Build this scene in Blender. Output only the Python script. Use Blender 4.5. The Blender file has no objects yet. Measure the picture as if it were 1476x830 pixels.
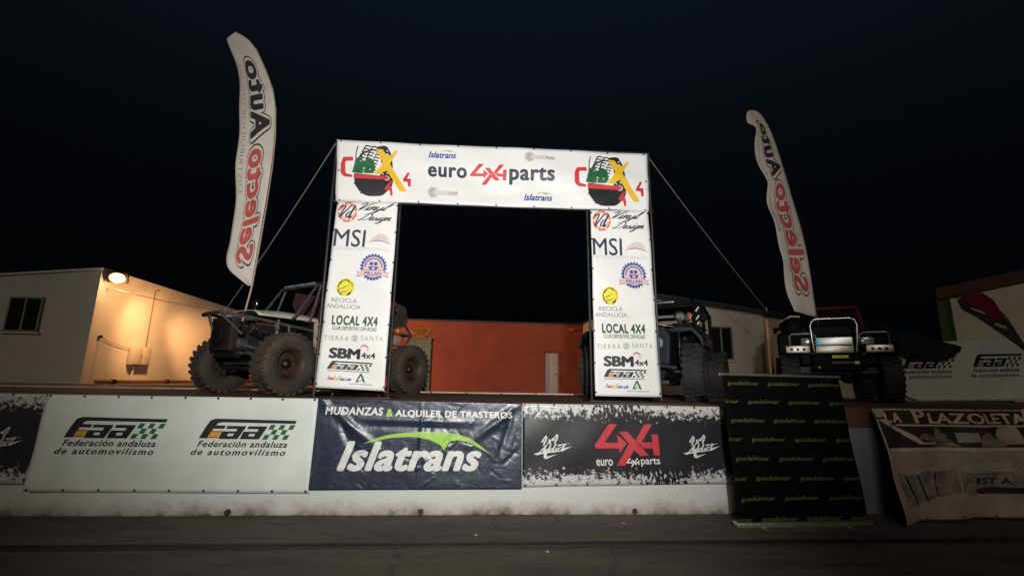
import bpy, bmesh, math, random
from mathutils import Vector, Matrix
from mathutils.geometry import tessellate_polygon
random.seed(7)
PI = math.pi
sc = bpy.context.scene
col = sc.collection

# ------------------------------------------------------------------ camera
cam_d = bpy.data.cameras.new('camera')
cam = bpy.data.objects.new('camera', cam_d)
col.objects.link(cam)
CY, CP, CR = .0722, .1986, .017
f = Vector((math.sin(CY)*math.cos(CP), math.cos(CY)*math.cos(CP), math.sin(CP)))
r0 = Vector((math.cos(CY), -math.sin(CY), 0)); u0 = r0.cross(f)
r = r0*math.cos(CR)+u0*math.sin(CR); u = u0*math.cos(CR)-r0*math.sin(CR)
cam.matrix_world = Matrix(((r.x, u.x, -f.x, 0), (r.y, u.y, -f.y, -6.0764), (r.z, u.z, -f.z, 1.5974), (0, 0, 0, 1)))
cam_d.sensor_width = 36
cam_d.lens = 36*667.94/1476
cam_d.clip_end = 2000
sc.camera = cam

# ------------------------------------------------------------------ night sky
w = bpy.data.worlds.new('World'); sc.world = w; w.use_nodes = True
nt = w.node_tree; bg = nt.nodes['Background']
tc = nt.nodes.new('ShaderNodeTexCoord'); sep = nt.nodes.new('ShaderNodeSeparateXYZ')
rp = nt.nodes.new('ShaderNodeValToRGB')
nt.links.new(tc.outputs['Generated'], sep.inputs[0]); nt.links.new(sep.outputs['Z'], rp.inputs[0])
rp.color_ramp.elements[0].position = .05; rp.color_ramp.elements[0].color = (.0005, .0006, .0008, 1)
rp.color_ramp.elements[1].position = .75; rp.color_ramp.elements[1].color = (.0036, .0064, .0095, 1)
e = rp.color_ramp.elements.new(.38); e.color = (.0011, .0020, .0031, 1)
nt.links.new(rp.outputs[0], bg.inputs[0]); bg.inputs[1].default_value = 1.0

# ------------------------------------------------------------------ view
sc.view_settings.view_transform = 'Standard'; sc.view_settings.look = 'None'
sc.view_settings.exposure = 0; sc.view_settings.gamma = 1
SPOT_POWER = 3900; SPOT_SIZE = 80; FLOOD_POWER = 2600
sn_d = bpy.data.lights.new('fill_sun', 'SUN'); sn_d.energy = .30; sn_d.angle = math.radians(12); sn_d.color = (1, .87, .72)  # dim warm fill added to lift the night scene, not sunlight
sn_o = bpy.data.objects.new('fill_sun', sn_d); col.objects.link(sn_o); sn_o.rotation_euler = Vector((.35, .85, -.38)).to_track_quat('-Z', 'Y').to_euler()

# ------------------------------------------------------------------ materials
def mat(name, c, rough=.6, metal=0, var=.0, vscale=4, bump=0, bscale=40, emit=None, coat=0, spec=None, c2=None, stretch=(1, 1, 1)):
    m = bpy.data.materials.new(name); m.use_nodes = True
    n = m.node_tree.nodes; l = m.node_tree.links; b = n['Principled BSDF']
    b.inputs['Base Color'].default_value = (*c, 1); b.inputs['Roughness'].default_value = rough
    b.inputs['Metallic'].default_value = metal; b.inputs['Coat Weight'].default_value = coat
    if spec is not None: b.inputs['Specular IOR Level'].default_value = spec
    t = n.new('ShaderNodeTexCoord'); mp = n.new('ShaderNodeMapping'); l.new(t.outputs['Object'], mp.inputs[0])
    mp.inputs['Scale'].default_value = stretch
    if var or c2:
        nz = n.new('ShaderNodeTexNoise'); nz.inputs['Scale'].default_value = vscale; nz.inputs['Detail'].default_value = 8
        nz.inputs['Roughness'].default_value = .65
        l.new(mp.outputs[0], nz.inputs['Vector'])
        r_ = n.new('ShaderNodeValToRGB'); l.new(nz.outputs[0], r_.inputs[0])
        r_.color_ramp.elements[0].position = .32; r_.color_ramp.elements[1].position = .68
        lo = c2 if c2 else tuple(x*(1-var) for x in c)
        hi = c if c2 else tuple(min(.9, x*(1+var)) for x in c)
        r_.color_ramp.elements[0].color = (*lo, 1); r_.color_ramp.elements[1].color = (*hi, 1)
        l.new(r_.outputs[0], b.inputs['Base Color'])
        mr = n.new('ShaderNodeMapRange'); mr.inputs[3].default_value = max(.05, rough-.12); mr.inputs[4].default_value = min(1, rough+.12)
        l.new(nz.outputs[0], mr.inputs[0]); l.new(mr.outputs[0], b.inputs['Roughness'])
    if bump:
        nb = n.new('ShaderNodeTexNoise'); nb.inputs['Scale'].default_value = bscale; nb.inputs['Detail'].default_value = 6
        l.new(mp.outputs[0], nb.inputs['Vector'])
        bp = n.new('ShaderNodeBump'); bp.inputs['Strength'].default_value = bump; bp.inputs['Distance'].default_value = .02
        l.new(nb.outputs[0], bp.inputs['Height']); l.new(bp.outputs[0], b.inputs['Normal'])
    if emit:
        b.inputs['Emission Color'].default_value = (*emit[0], 1); b.inputs['Emission Strength'].default_value = emit[1]
    return m

M = {}
M['vinyl'] = mat('white_vinyl', (.80, .80, .79), .5, var=.04, vscale=1.2, bump=.30, bscale=3.5)
M['vinyl_faa'] = mat('matt_white_vinyl', (.62, .65, .60), .6, var=.13, vscale=1.3, bump=.35, bscale=3)
M['vinyl_navy'] = mat('navy_vinyl', (.016, .024, .046), .36, var=.35, vscale=3, bump=.5, bscale=7, spec=.7)
M['ink'] = mat('black_print', (.012, .013, .016), .5, var=.2, vscale=30)
M['ink_blue'] = mat('dark_blue_print', (.018, .03, .055), .5, var=.15, vscale=30)
M['ink_grey'] = mat('grey_print', (.28, .28, .28), .5, var=.1, vscale=30)
M['ink_pale'] = mat('pale_grey_print', (.52, .53, .54), .5, var=.1, vscale=30)
M['ink_rose'] = mat('pale_rose_print', (.70, .55, .53), .5, var=.1, vscale=30)
M['ink_red'] = mat('red_print', (.60, .035, .04), .5, var=.12, vscale=30)
M['ink_red_dim'] = mat('dull_red_print', (.50, .035, .045), .5, var=.15, vscale=20)
M['ink_red_soft'] = mat('washed_red_print', (.56, .10, .085), .6, var=.25, vscale=12)
M['ink_orange'] = mat('orange_print', (.72, .16, .06), .5, var=.1, vscale=30)
M['ink_green'] = mat('green_print', (.01, .12, .035), .5, var=.1, vscale=30)
M['ink_dkgreen'] = mat('dark_green_print', (.02, .075, .035), .5, var=.3, vscale=30)
M['ink_lime'] = mat('lime_print', (.28, .50, .07), .45, var=.1, vscale=10)
M['ink_yellow'] = mat('yellow_print', (.80, .50, .02), .5, var=.12, vscale=40)
M['ink_lemon'] = mat('lemon_print', (.80, .70, .03), .5, var=.08, vscale=30)
M['ink_royal'] = mat('royal_blue_print', (.035, .075, .33), .5, var=.15, vscale=30)
M['ink_white'] = mat('white_print', (.62, .63, .60), .5, var=.06, vscale=12)
M['ink_violet'] = mat('violet_print', (.55, .05, .22), .5)
M['ink_guad'] = mat('olive_green_print', (.062, .078, .016), .6, var=.35, vscale=40)
M['ink_gold'] = mat('gold_print', (.55, .33, .02), .5, var=.1)
M['flag_cloth'] = mat('off_white_flag_cloth', (.74, .67, .59), .85, var=.1, vscale=2, bump=.25, bscale=9)
M['flag_ink'] = mat('flag_dark_print', (.035, .028, .030), .8, var=.4, vscale=9)
M['flag_grey'] = mat('flag_grey_print', (.40, .365, .33), .8, var=.15, vscale=14)
M['roll_black'] = mat('black_rollup_film', (.0028, .003, .0029), .85, var=.3, vscale=2, spec=.05)
M['alu'] = mat('brushed_aluminium', (.70, .62, .50), .35, .9, var=.1, vscale=20)
M['steel_black'] = mat('black_truss_paint', (.015, .014, .013), .5, .2, var=.5, vscale=8)
M['grommet'] = mat('grommet_metal', (.08, .08, .08), .4, .8)
M['rope'] = mat('grey_rope', (.22, .21, .19), .8, var=.2, vscale=40)
M['cable'] = mat('cable_sheath', (.45, .38, .28), .6)
M['rubber'] = mat('dusty_tyre_rubber', (.030, .025, .021), .85, c2=(.075, .055, .040), vscale=3.2, bump=.35, bscale=30)
M['rubber2'] = mat('clean_tyre_rubber', (.016, .016, .015), .78, c2=(.028, .026, .023), vscale=6, bump=.3, bscale=30)
M['rim'] = mat('dirty_bronze_rim', (.10, .065, .042), .6, .5, c2=(.045, .03, .022), vscale=9)
M['hub'] = mat('dark_hub', (.025, .022, .02), .45, .7, var=.4, vscale=12)
M['tube'] = mat('grey_steel_tube', (.10, .094, .088), .5, .5, var=.35, vscale=9)
M['tube_dark'] = mat('dark_steel_tube', (.05, .045, .04), .45, .6, var=.4, vscale=9)
M['black_metal'] = mat('black_chassis', (.012, .011, .011), .5, .3, var=.5, vscale=6, bump=.1)
M['radiator'] = mat('rusty_radiator', (.016, .010, .008), .7, .2, c2=(.032, .015, .010), vscale=7, bump=.3)
M['cream'] = mat('cream_body_paint', (.55, .53, .43), .42, var=.12, vscale=3, coat=.2, bump=.03)
M['cream_dirty'] = mat('muddy_cream_panel', (.52, .40, .30), .6, c2=(.28, .17, .11), vscale=6)
M['blue'] = mat('dark_blue_paint', (.005, .011, .026), .35, .2, var=.4, vscale=5, coat=.4)
M['blue_dark'] = mat('navy_body_paint', (.005, .010, .019), .40, .1, var=.45, vscale=4, coat=.3)
M['chrome'] = mat('scratched_chrome', (.72, .70, .64), .28, 1, var=.25, vscale=16)
M['bull'] = mat('brushed_bull_bar', (.55, .52, .45), .38, .8, var=.3, vscale=14)
M['seat_red'] = mat('maroon_seat_fabric', (.055, .012, .018), .85, var=.3, vscale=9)
M['seat_grey'] = mat('grey_seat_fabric', (.085, .085, .095), .85, var=.3, vscale=6)
M['glass'] = mat('dark_window_glass', (.010, .011, .010), .12, 0, var=.3, vscale=2, spec=.6)
M['lamp_glass'] = mat('headlight_glass', (.30, .32, .33), .18, .3, var=.4, vscale=22)
M['orange_lens'] = mat('orange_lens', (.40, .09, .03), .3)
M['gloss_black'] = mat('black_car_paint', (.005, .005, .005), .6, 0, var=.5, vscale=3, spec=.15)
M['plastic'] = mat('matt_black_plastic', (.007, .007, .007), .8, spec=.15, var=.4, vscale=8, bump=.15)
M['trim_green'] = mat('grey_green_cover', (.03, .036, .032), .7, var=.35, vscale=6, bump=.3, bscale=12)
M['plate'] = mat('reflective_plate', (.97, .98, 1), .42, .8)
M['plate_blue'] = mat('plate_blue', (.02, .45, .75), .4, .3)
M['sticker'] = mat('yellow_sticker', (.65, .70, .02), .45)
M['red_paint'] = mat('maroon_car_paint', (.17, .014, .028), .35, coat=.5)
M['asphalt'] = mat('dirty_concrete_yard', (.130, .105, .082), .75, c2=(.050, .041, .033), vscale=1.6, bump=.6, bscale=22, stretch=(.45, 1.8, 1))
M['terrace'] = mat('red_brown_terrace_floor', (.16, .075, .05), .75, c2=(.09, .045, .03), vscale=1.2, bump=.2, bscale=18)
M['kerb'] = mat('pale_kerb_stone', (.60, .48, .36), .75, var=.2, vscale=3, bump=.2)
M['grate'] = mat('iron_grate', (.05, .042, .035), .6, .5, var=.3, vscale=12)
M['hole'] = mat('drain_hole_dark', (.006, .005, .005), .9)
M['white_render'] = mat('warm_white_render', (.62, .56, .47), .85, c2=(.52, .465, .385), vscale=1.1, bump=.25, bscale=14)
M['grey_render'] = mat('grey_white_render', (.50, .48, .42), .85, c2=(.42, .40, .35), vscale=.8, bump=.25, bscale=14)
M['beige_render'] = mat('beige_render', (.50, .43, .34), .85, c2=(.43, .365, .285), vscale=.8, bump=.2, bscale=14)
M['red_render'] = mat('terracotta_render', (.30, .058, .032), .85, c2=(.185, .034, .020), vscale=.9, bump=.25, bscale=10)
M['blue_render'] = mat('blue_grey_wall', (.17, .20, .23), .8, c2=(.13, .15, .17), vscale=1.2, bump=.2)
M['brown_band'] = mat('dark_brown_wall_paint', (.09, .038, .026), .8, var=.3, vscale=2)
M['roof'] = mat('roof_sheet', (.03, .03, .03), .7)
M['door'] = mat('pale_metal_door', (.40, .34, .28), .6, var=.1, vscale=3)
M['frame'] = mat('window_frame_paint', (.20, .18, .15), .5)
M['box'] = mat('meter_box_plastic', (.48, .42, .34), .55, var=.08, vscale=5)
M['pipe'] = mat('brown_conduit', (.16, .10, .06), .6)
M['amber'] = mat('amber_painted_metal', (.60, .20, .03), .45, .2, var=.25, vscale=8)
M['pedestal'] = mat('khaki_pedestal', (.26, .20, .11), .8, var=.15, vscale=3, bump=.2)
M['green_trim'] = mat('green_trim', (.01, .07, .025), .6)
M['cloth_black'] = mat('black_tarpaulin', (.008, .008, .008), .8, var=.4, vscale=4)
M['lens_on'] = mat('lit_floodlight_lens', (1, .8, .5), .4, emit=((1, .84, .52), 22))
M['lens_rim'] = mat('lit_lens_rim', (1, .6, .3), .4, emit=((1, .42, .12), 1.3))
M['timber'] = mat('pale_timber', (.55, .40, .27), .7, var=.2, vscale=6)
M['hill'] = mat('night_hillside', (.012, .014, .010), .95, var=.4, vscale=.2)
M['leaf'] = mat('dark_leaves', (.018, .025, .013), .8, var=.4, vscale=.8)
M['bark'] = mat('bark', (.05, .035, .025), .9, var=.3)
M['plz_pink'] = mat('banner_photo_pinkish', (.46, .36, .30), .6, var=.3, vscale=2.5)
M['plz_brown'] = mat('banner_photo_dark_brown', (.045, .029, .022), .6, var=.6, vscale=4)
M['plz_pale'] = mat('banner_photo_pale', (.70, .57, .45), .6, var=.25, vscale=4)
M['plz_mid'] = mat('banner_photo_mid', (.28, .235, .20), .6, var=.6, vscale=6)
M['plz_cool'] = mat('banner_photo_grey', (.42, .40, .34), .6, var=.2, vscale=4)

def wall_material():
    # white painted wall with grime that gathers along its foot and rising damp stains
    m = mat('stained_white_wall', (.52, .50, .45), .75, bump=.25, bscale=12)
    n = m.node_tree.nodes; l = m.node_tree.links; b = n['Principled BSDF']
    t = n.new('ShaderNodeTexCoord'); s = n.new('ShaderNodeSeparateXYZ'); l.new(t.outputs['Object'], s.inputs[0])
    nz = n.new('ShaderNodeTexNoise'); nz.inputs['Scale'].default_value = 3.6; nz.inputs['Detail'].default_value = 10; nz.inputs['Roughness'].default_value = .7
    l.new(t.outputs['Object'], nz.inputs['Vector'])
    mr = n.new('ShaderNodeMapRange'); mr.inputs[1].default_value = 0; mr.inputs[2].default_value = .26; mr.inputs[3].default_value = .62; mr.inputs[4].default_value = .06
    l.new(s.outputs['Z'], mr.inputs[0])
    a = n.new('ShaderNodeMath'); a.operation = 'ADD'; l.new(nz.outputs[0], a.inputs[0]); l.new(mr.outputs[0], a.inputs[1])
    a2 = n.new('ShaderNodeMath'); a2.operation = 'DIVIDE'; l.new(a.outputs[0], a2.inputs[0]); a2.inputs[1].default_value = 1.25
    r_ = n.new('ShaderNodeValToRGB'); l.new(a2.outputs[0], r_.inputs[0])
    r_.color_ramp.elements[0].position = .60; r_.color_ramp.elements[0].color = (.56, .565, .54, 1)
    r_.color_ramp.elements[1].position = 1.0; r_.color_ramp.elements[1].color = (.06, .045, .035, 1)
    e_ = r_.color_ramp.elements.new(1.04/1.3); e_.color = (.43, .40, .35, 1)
    l.new(r_.outputs[0], b.inputs['Base Color'])
    return m
M['wall'] = wall_material()

def splatter_material():
    # dark banner film printed with torn white paint bands at top and bottom (UV drives the print)
    m = mat('black_vinyl_white_splatter', (.014, .012, .016), .42, bump=.12, bscale=6)
    n = m.node_tree.nodes; l = m.node_tree.links; b = n['Principled BSDF']
    t = n.new('ShaderNodeUVMap'); s = n.new('ShaderNodeSeparateXYZ'); l.new(t.outputs[0], s.inputs[0])
    def math_(op, x, y, clamp=False):
        k = n.new('ShaderNodeMath'); k.operation = op; k.use_clamp = clamp
        for i, q in enumerate((x, y)):
            if hasattr(q, 'links'): l.new(q, k.inputs[i])
            else: k.inputs[i].default_value = q
        return k.outputs[0]
    mp = n.new('ShaderNodeMapping'); l.new(t.outputs[0], mp.inputs[0]); mp.inputs['Scale'].default_value = (3, 1, 1)
    n1 = n.new('ShaderNodeTexNoise'); n1.inputs['Scale'].default_value = 15; n1.inputs['Detail'].default_value = 10; n1.inputs['Roughness'].default_value = .78
    l.new(mp.outputs[0], n1.inputs['Vector'])
    mp2 = n.new('ShaderNodeMapping'); l.new(t.outputs[0], mp2.inputs[0]); mp2.inputs['Rotation'].default_value = (0, 0, .95); mp2.inputs['Scale'].default_value = (60, 9, 1)
    n2 = n.new('ShaderNodeTexNoise'); n2.inputs['Scale'].default_value = 1.3; n2.inputs['Detail'].default_value = 5
    l.new(mp2.outputs[0], n2.inputs['Vector'])
    d = math_('ABSOLUTE', math_('SUBTRACT', s.outputs['Y'], .5), 0)          # 0 centre, .5 edge
    edge = math_('MULTIPLY', math_('SUBTRACT', d, .345), 3.4)
    # streaked zones
    zx = math_('ABSOLUTE', math_('SUBTRACT', math_('ADD', s.outputs['X'], math_('MULTIPLY', s.outputs['Y'], .18)), .66), 0)
    zone = math_('MULTIPLY', math_('SUBTRACT', .17, zx), 7, True)
    streak = math_('MULTIPLY', zone, math_('MULTIPLY', math_('SUBTRACT', n2.outputs[0], .60), 4.5))
    v = math_('ADD', math_('ADD', edge, math_('MULTIPLY', math_('SUBTRACT', n1.outputs[0], .53), 3.9)), streak)
    lim = math_('MULTIPLY', math_('SUBTRACT', d, .245), 30, True)
    k = math_('MULTIPLY', math_('MULTIPLY', v, 14, True), lim)
    mx = n.new('ShaderNodeMix'); mx.data_type = 'RGBA'
    mx.inputs['A'].default_value = (.017, .014, .019, 1); mx.inputs['B'].default_value = (.52, .52, .50, 1)
    l.new(k, mx.inputs['Factor']); l.new(mx.outputs['Result'], b.inputs['Base Color'])
    return m
M['splatter'] = splatter_material()

# ------------------------------------------------------------------ object helpers
def tag(o, label=None, cat=None, group=None, kind=None):
    if label: o['label'] = label
    if cat: o['category'] = cat
    if group: o['group'] = group
    if kind: o['kind'] = kind
    return o

def empty(name, loc, rz=0, label=None, cat=None, group=None):
    o = bpy.data.objects.new(name, None); col.objects.link(o)
    o.location = loc; o.rotation_euler = (0, 0, rz); o.empty_display_size = .1
    return tag(o, label, cat, group)

class MB:
    """collects faces in one coordinate frame"""
    def __init__(s): s.v = []; s.f = []
    def add(s, vs, fs):
        k = len(s.v); s.v += [tuple(x) for x in vs]; s.f += [tuple(i+k for i in q) for q in fs]; return s
    def box(s, a, b, mtx=None, bev=0):
        x0, y0, z0 = a; x1, y1, z1 = b
        if bev:
            bm = bmesh.new(); bmesh.ops.create_cube(bm, size=1)
            for v in bm.verts: v.co = Vector(((x0+x1)/2+v.co.x*(x1-x0), (y0+y1)/2+v.co.y*(y1-y0), (z0+z1)/2+v.co.z*(z1-z0)))
            bmesh.ops.bevel(bm, geom=bm.edges[:], offset=bev, segments=2, affect='EDGES', profile=.5)
            vs = [v.co.copy() for v in bm.verts]; fs = [[v.index for v in q.verts] for q in bm.faces]; bm.free()
        else:
            vs = [Vector(p) for p in ((x0, y0, z0), (x1, y0, z0), (x1, y1, z0), (x0, y1, z0), (x0, y0, z1), (x1, y0, z1), (x1, y1, z1), (x0, y1, z1))]
            fs = [(0, 3, 2, 1), (4, 5, 6, 7), (0, 1, 5, 4), (1, 2, 6, 5), (2, 3, 7, 6), (3, 0, 4, 7)]
        if mtx: vs = [mtx @ v for v in vs]
        return s.add(vs, fs)
    def tube(s, pts, rad=.02, n=8, closed=False):
        pts = [Vector(p) for p in pts]; m = len(pts); vs = []; up = None
        for i, p in enumerate(pts):
            if closed: t = pts[(i+1) % m]-pts[i-1]
            else: t = pts[min(i+1, m-1)]-pts[max(i-1, 0)]
            t.normalize()
            if up is None:
                up = Vector((0, 0, 1)) if abs(t.z) < .9 else Vector((1, 0, 0))
            a = t.cross(up).normalized(); b = a.cross(t).normalized(); up = b
            rr = rad[i] if isinstance(rad, (list, tuple)) else rad
            vs += [p+a*math.cos(2*PI*k/n)*rr+b*math.sin(2*PI*k/n)*rr for k in range(n)]
        fs = []
        for i in range(m if closed else m-1):
            j = (i+1) % m
            fs += [(i*n+k, i*n+(k+1) % n, j*n+(k+1) % n, j*n+k) for k in range(n)]
        if not closed: fs += [tuple(range(n))[::-1], tuple((m-1)*n+k for k in range(n))]
        return s.add(vs, fs)
    def lathe(s, prof, axis='y', n=32, mtx=None):
        vs = []
        for (a, rr) in prof:
            for k in range(n):
                c, q = math.cos(2*PI*k/n)*rr, math.sin(2*PI*k/n)*rr
                vs.append(Vector((c, a, q)) if axis == 'y' else (Vector((c, q, a)) if axis == 'z' else Vector((a, c, q))))
        if mtx: vs = [mtx @ v for v in vs]
        fs = []
        for i in range(len(prof)-1):
            fs += [(i*n+k, i*n+(k+1) % n, (i+1)*n+(k+1) % n, (i+1)*n+k) for k in range(n)]
        if prof[0][1] > 1e-6: fs.append(tuple(range(n)))
        if prof[-1][1] > 1e-6: fs.append(tuple((len(prof)-1)*n+k for k in range(n)))
        return s.add(vs, fs)
    def prism(s, poly, d0, d1, fn):
        """poly 2D outline extruded from depth d0 to d1; fn(a, b, d) gives the point"""
        n = len(poly); vs = [Vector(fn(a, b, d0)) for a, b in poly]+[Vector(fn(a, b, d1)) for a, b in poly]
        tri = tessellate_polygon([[Vector((a, b, 0)) for a, b in poly]])
        fs = [tuple(t) for t in tri]+[tuple(i+n for i in t[::-1]) for t in tri]
        fs += [(i, (i+1) % n, (i+1) % n+n, i+n) for i in range(n)]
        return s.add(vs, fs)
    def grid(s, fn, nu, nv):
        vs = [fn(i/nu, j/nv) for j in range(nv+1) for i in range(nu+1)]
        fs = [(j*(nu+1)+i, j*(nu+1)+i+1, (j+1)*(nu+1)+i+1, (j+1)*(nu+1)+i) for j in range(nv) for i in range(nu)]
        return s.add(vs, fs)
    def build(s, name, m, parent=None, smooth=True, world=False, bevel=0, uv=None, thick=0, fix=True):
        off = parent.location if (world and parent is not None) else Vector((0, 0, 0))
        me = bpy.data.meshes.new(name)
        me.from_pydata([tuple(Vector(v)-off) for v in s.v], [], s.f); me.materials.append(m)
        if fix:
            bm = bmesh.new(); bm.from_mesh(me)
            bmesh.ops.recalc_face_normals(bm, faces=bm.faces); bm.to_mesh(me); bm.free()
        if smooth: me.polygons.foreach_set('use_smooth', [True]*len(me.polygons))
        if smooth: me.set_sharp_from_angle(angle=math.radians(38))
        o = bpy.data.objects.new(name, me); col.objects.link(o)
        if parent is not None: o.parent = parent
        if uv:
            lay = me.uv_layers.new(name='UVMap'); nu, nv = uv
            uvs = [(i/nu, j/nv) for j in range(nv+1) for i in range(nu+1)]
            for lp in me.loops: lay.data[lp.index].uv = uvs[lp.vertex_index]
        if bevel:
            b = o.modifiers.new('bevel', 'BEVEL'); b.width = bevel; b.segments = 2; b.limit_method = 'ANGLE'
        if thick:
            b = o.modifiers.new('solidify', 'SOLIDIFY'); b.thickness = thick; b.offset = 0
        return o

# ------------------------------------------------------------------ flat print: letters and logos
_tc = {}
def text_shape(s, bold=0, shear=0, spacing=1, nb=8):
    """outline of a word scaled to a unit box; bold > 0 widens every stroke by that share of the letter size"""
    key = (s, bold, shear, spacing, nb)
    if key in _tc: return _tc[key]
    c = bpy.data.curves.new('t', 'FONT'); c.body = s; c.shear = shear; c.space_character = spacing; c.resolution_u = 3
    o = bpy.data.objects.new('t', c); col.objects.link(o)
    bpy.context.view_layer.update()
    me = o.evaluated_get(bpy.context.evaluated_depsgraph_get()).to_mesh()
    vs = [(v.co.x, v.co.y) for v in me.vertices]; fs = [tuple(p.vertices) for p in me.polygons]
    o.to_mesh_clear(); bpy.data.objects.remove(o); bpy.data.curves.remove(c)
    vs = [(x, y, 0) for x, y in vs]
    if bold > 0:
        v0, f0 = vs, fs; vs = []; fs = []
        for i in range(nb):
            a = 2*PI*(i+.5)/nb; k = len(vs); dx = math.cos(a)*bold; dy = math.sin(a)*bold*.75
            vs += [(x+dx, y+dy, i) for x, y, _ in v0]; fs += [tuple(j+k for j in q) for q in f0]
    x0 = min(v[0] for v in vs); x1 = max(v[0] for v in vs); y0 = min(v[1] for v in vs); y1 = max(v[1] for v in vs)
    W, H = (x1-x0) or 1, (y1-y0) or 1
    _tc[key] = ([((x-x0)/W, (y-y0)/H, l) for x, y, l in vs], fs); return _tc[key]

def polys_shape(polys, w, h):
    """polygons in a w x h box, y down -> unit shape, y up"""
    vs = []; fs = []
    for p in polys:
        k = len(vs); vs += [(x/w, 1-y/h) for x, y in p]
        for t in tessellate_polygon([[Vector((x, y, 0)) for x, y in p]]): fs.append(tuple(i+k for i in t))
    return vs, fs

def ring(cx, cy, r1, r2, a0=0, a1=360, n=24):
    o = [(cx+r1*math.cos(math.radians(a0+(a1-a0)*i/n)), cy+r1*math.sin(math.radians(a0+(a1-a0)*i/n))) for i in range(n+1)]
    q = [(cx+r2*math.cos(math.radians(a1-(a1-a0)*i/n)), cy+r2*math.sin(math.radians(a1-(a1-a0)*i/n))) for i in range(n+1)]
    return [[o[i], o[i+1], q[n-i-1], q[n-i]] for i in range(n)]
def disc(cx, cy, rx, ry=None, n=28):
    ry = ry or rx
    return [(cx+rx*math.cos(2*PI*i/n), cy+ry*math.sin(2*PI*i/n)) for i in range(n)]
def gear(cx, cy, r1, r2, teeth=24):
    p = []
    for i in range(teeth):
        for k, rr in ((0, r1), (.3, r2), (.7, r2), (1, r1)):
            a = 2*PI*(i+k*.8)/teeth; p.append((cx+rr*math.cos(a), cy+rr*math.sin(a)))
    return p

def crv(pts, n=5):
    out = []
    for i in range(len(pts)-1):
        p0 = pts[max(i-1, 0)]; p1 = pts[i]; p2 = pts[i+1]; p3 = pts[min(i+2, len(pts)-1)]
        for k in range(n):
            t = k/n
            out.append(tuple(.5*((2*b)+(-a+c)*t+(2*a-5*b+4*c-d)*t*t+(-a+3*b-3*c+d)*t**3) for a, b, c, d in zip(p0, p1, p2, p3)))
    out.append(tuple(pts[-1])); return out
GL = {
 'i': ([[(0, 0), (.1, .25), (.18, .5), (.14, .1), (.22, 0), (.35, .15)], [(.19, .68), (.22, .74)]], .33),
 'n': ([[(0, .3), (.09, .5), (.06, 0), (.18, .4), (.3, .5), (.32, .1), (.4, 0), (.5, .15)]], .48),
 'y': ([[(0, .5), (.03, .1), (.15, .02), (.3, .2), (.35, .5), (.3, -.2), (.15, -.5), (.02, -.4), (.2, -.1), (.45, .15)]], .44),
 'l': ([[(0, 0), (.2, .6), (.25, 1), (.15, .9), (.12, .3), (.2, 0), (.35, .15)]], .32),
 'e': ([[(0, .1), (.2, .25), (.25, .42), (.15, .5), (.05, .3), (.1, .05), (.22, 0), (.38, .15)]], .36),
 's': ([[(0, 0), (.2, .5), (.15, .35), (.28, .2), (.25, .03), (.08, 0)]], .36),
 'g': ([[(.3, .45), (.15, .5), (.02, .25), (.1, .02), (.25, .2), (.32, .5), (.28, -.3), (.12, -.5), (.02, -.35), (.3, 0), (.45, .15)]], .44),
 'd': ([[(.3, .45), (.15, .5), (.02, .25), (.1, .02), (.25, .15), (.35, 1), (.32, .1), (.4, 0), (.5, .15)]], .48),
 'a': ([[(.3, .45), (.15, .5), (.02, .25), (.1, .02), (.25, .15), (.32, .5), (.3, .1), (.38, 0), (.48, .15)]], .46),
 'u': ([[(0, .5), (.02, .1), (.12, 0), (.28, .2), (.32, .5), (.3, .1), (.38, 0), (.48, .15)]], .46),
 'c': ([[(.28, .42), (.15, .5), (.02, .25), (.1, .02), (.22, 0), (.38, .15)]], .36),
 't': ([[(.12, .9), (.1, .1), (.18, 0), (.32, .15)], [(-.05, .6), (.3, .66)]], .3),
 'V': ([[(-.15, .75), (0, .98), (.18, .95), (.2, .4), (.22, 0), (.42, .5), (.62, 1), (.85, 1.02)]], .62),
 'D': ([[(.22, .95), (.12, .3), (.02, 0), (-.12, .1), (.1, .12), (.45, .05), (.72, .4), (.6, .85), (.2, 1.02), (-.15, .85)]], .82),
 'A': ([[(-.25, .15), (0, .2), (.3, .75), (.42, 1), (.40, .5), (.38, 0)], [(.05, .42), (.5, .46)]], .55),
 '4': ([[(.22, 1), (.0, .36)], [(-.02, .33), (.50, .40)], [(.34, .85), (.30, -.05)]], .62),
 'x': ([[(0, .55), (.32, 0)], [(.38, .6), (-.02, 0)]], .42)}
def script_shape(s, width=.07, slant=.35, shape_box=None):
    vs = []; fs = []; x = 0
    for ch in s:
        strokes, adv = GL[ch]
        for st in strokes:
            p = crv(st) if len(st) > 2 else st
            p = [(x+a+b*slant, b) for a, b in p]
            k = len(vs); m = len(p)
            for i, (a, b) in enumerate(p):
                d = Vector(p[min(i+1, m-1)])-Vector(p[max(i-1, 0)])
                d = d.normalized() if d.length > 0 else Vector((1, 0))
                wd = width*(.45+.75*abs(d.y))
                vs += [(a-d.y*wd/2, b+d.x*wd/2), (a+d.y*wd/2, b-d.x*wd/2)]
            fs += [(k+2*i, k+2*i+1, k+2*i+3, k+2*i+2) for i in range(m-1)]
        x += adv
    x0 = min(v[0] for v in vs); x1 = max(v[0] for v in vs); y0 = min(v[1] for v in vs); y1 = max(v[1] for v in vs)
    return [((a-x0)/(x1-x0), (b-y0)/(y1-y0)) for a, b in vs], fs

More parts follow.
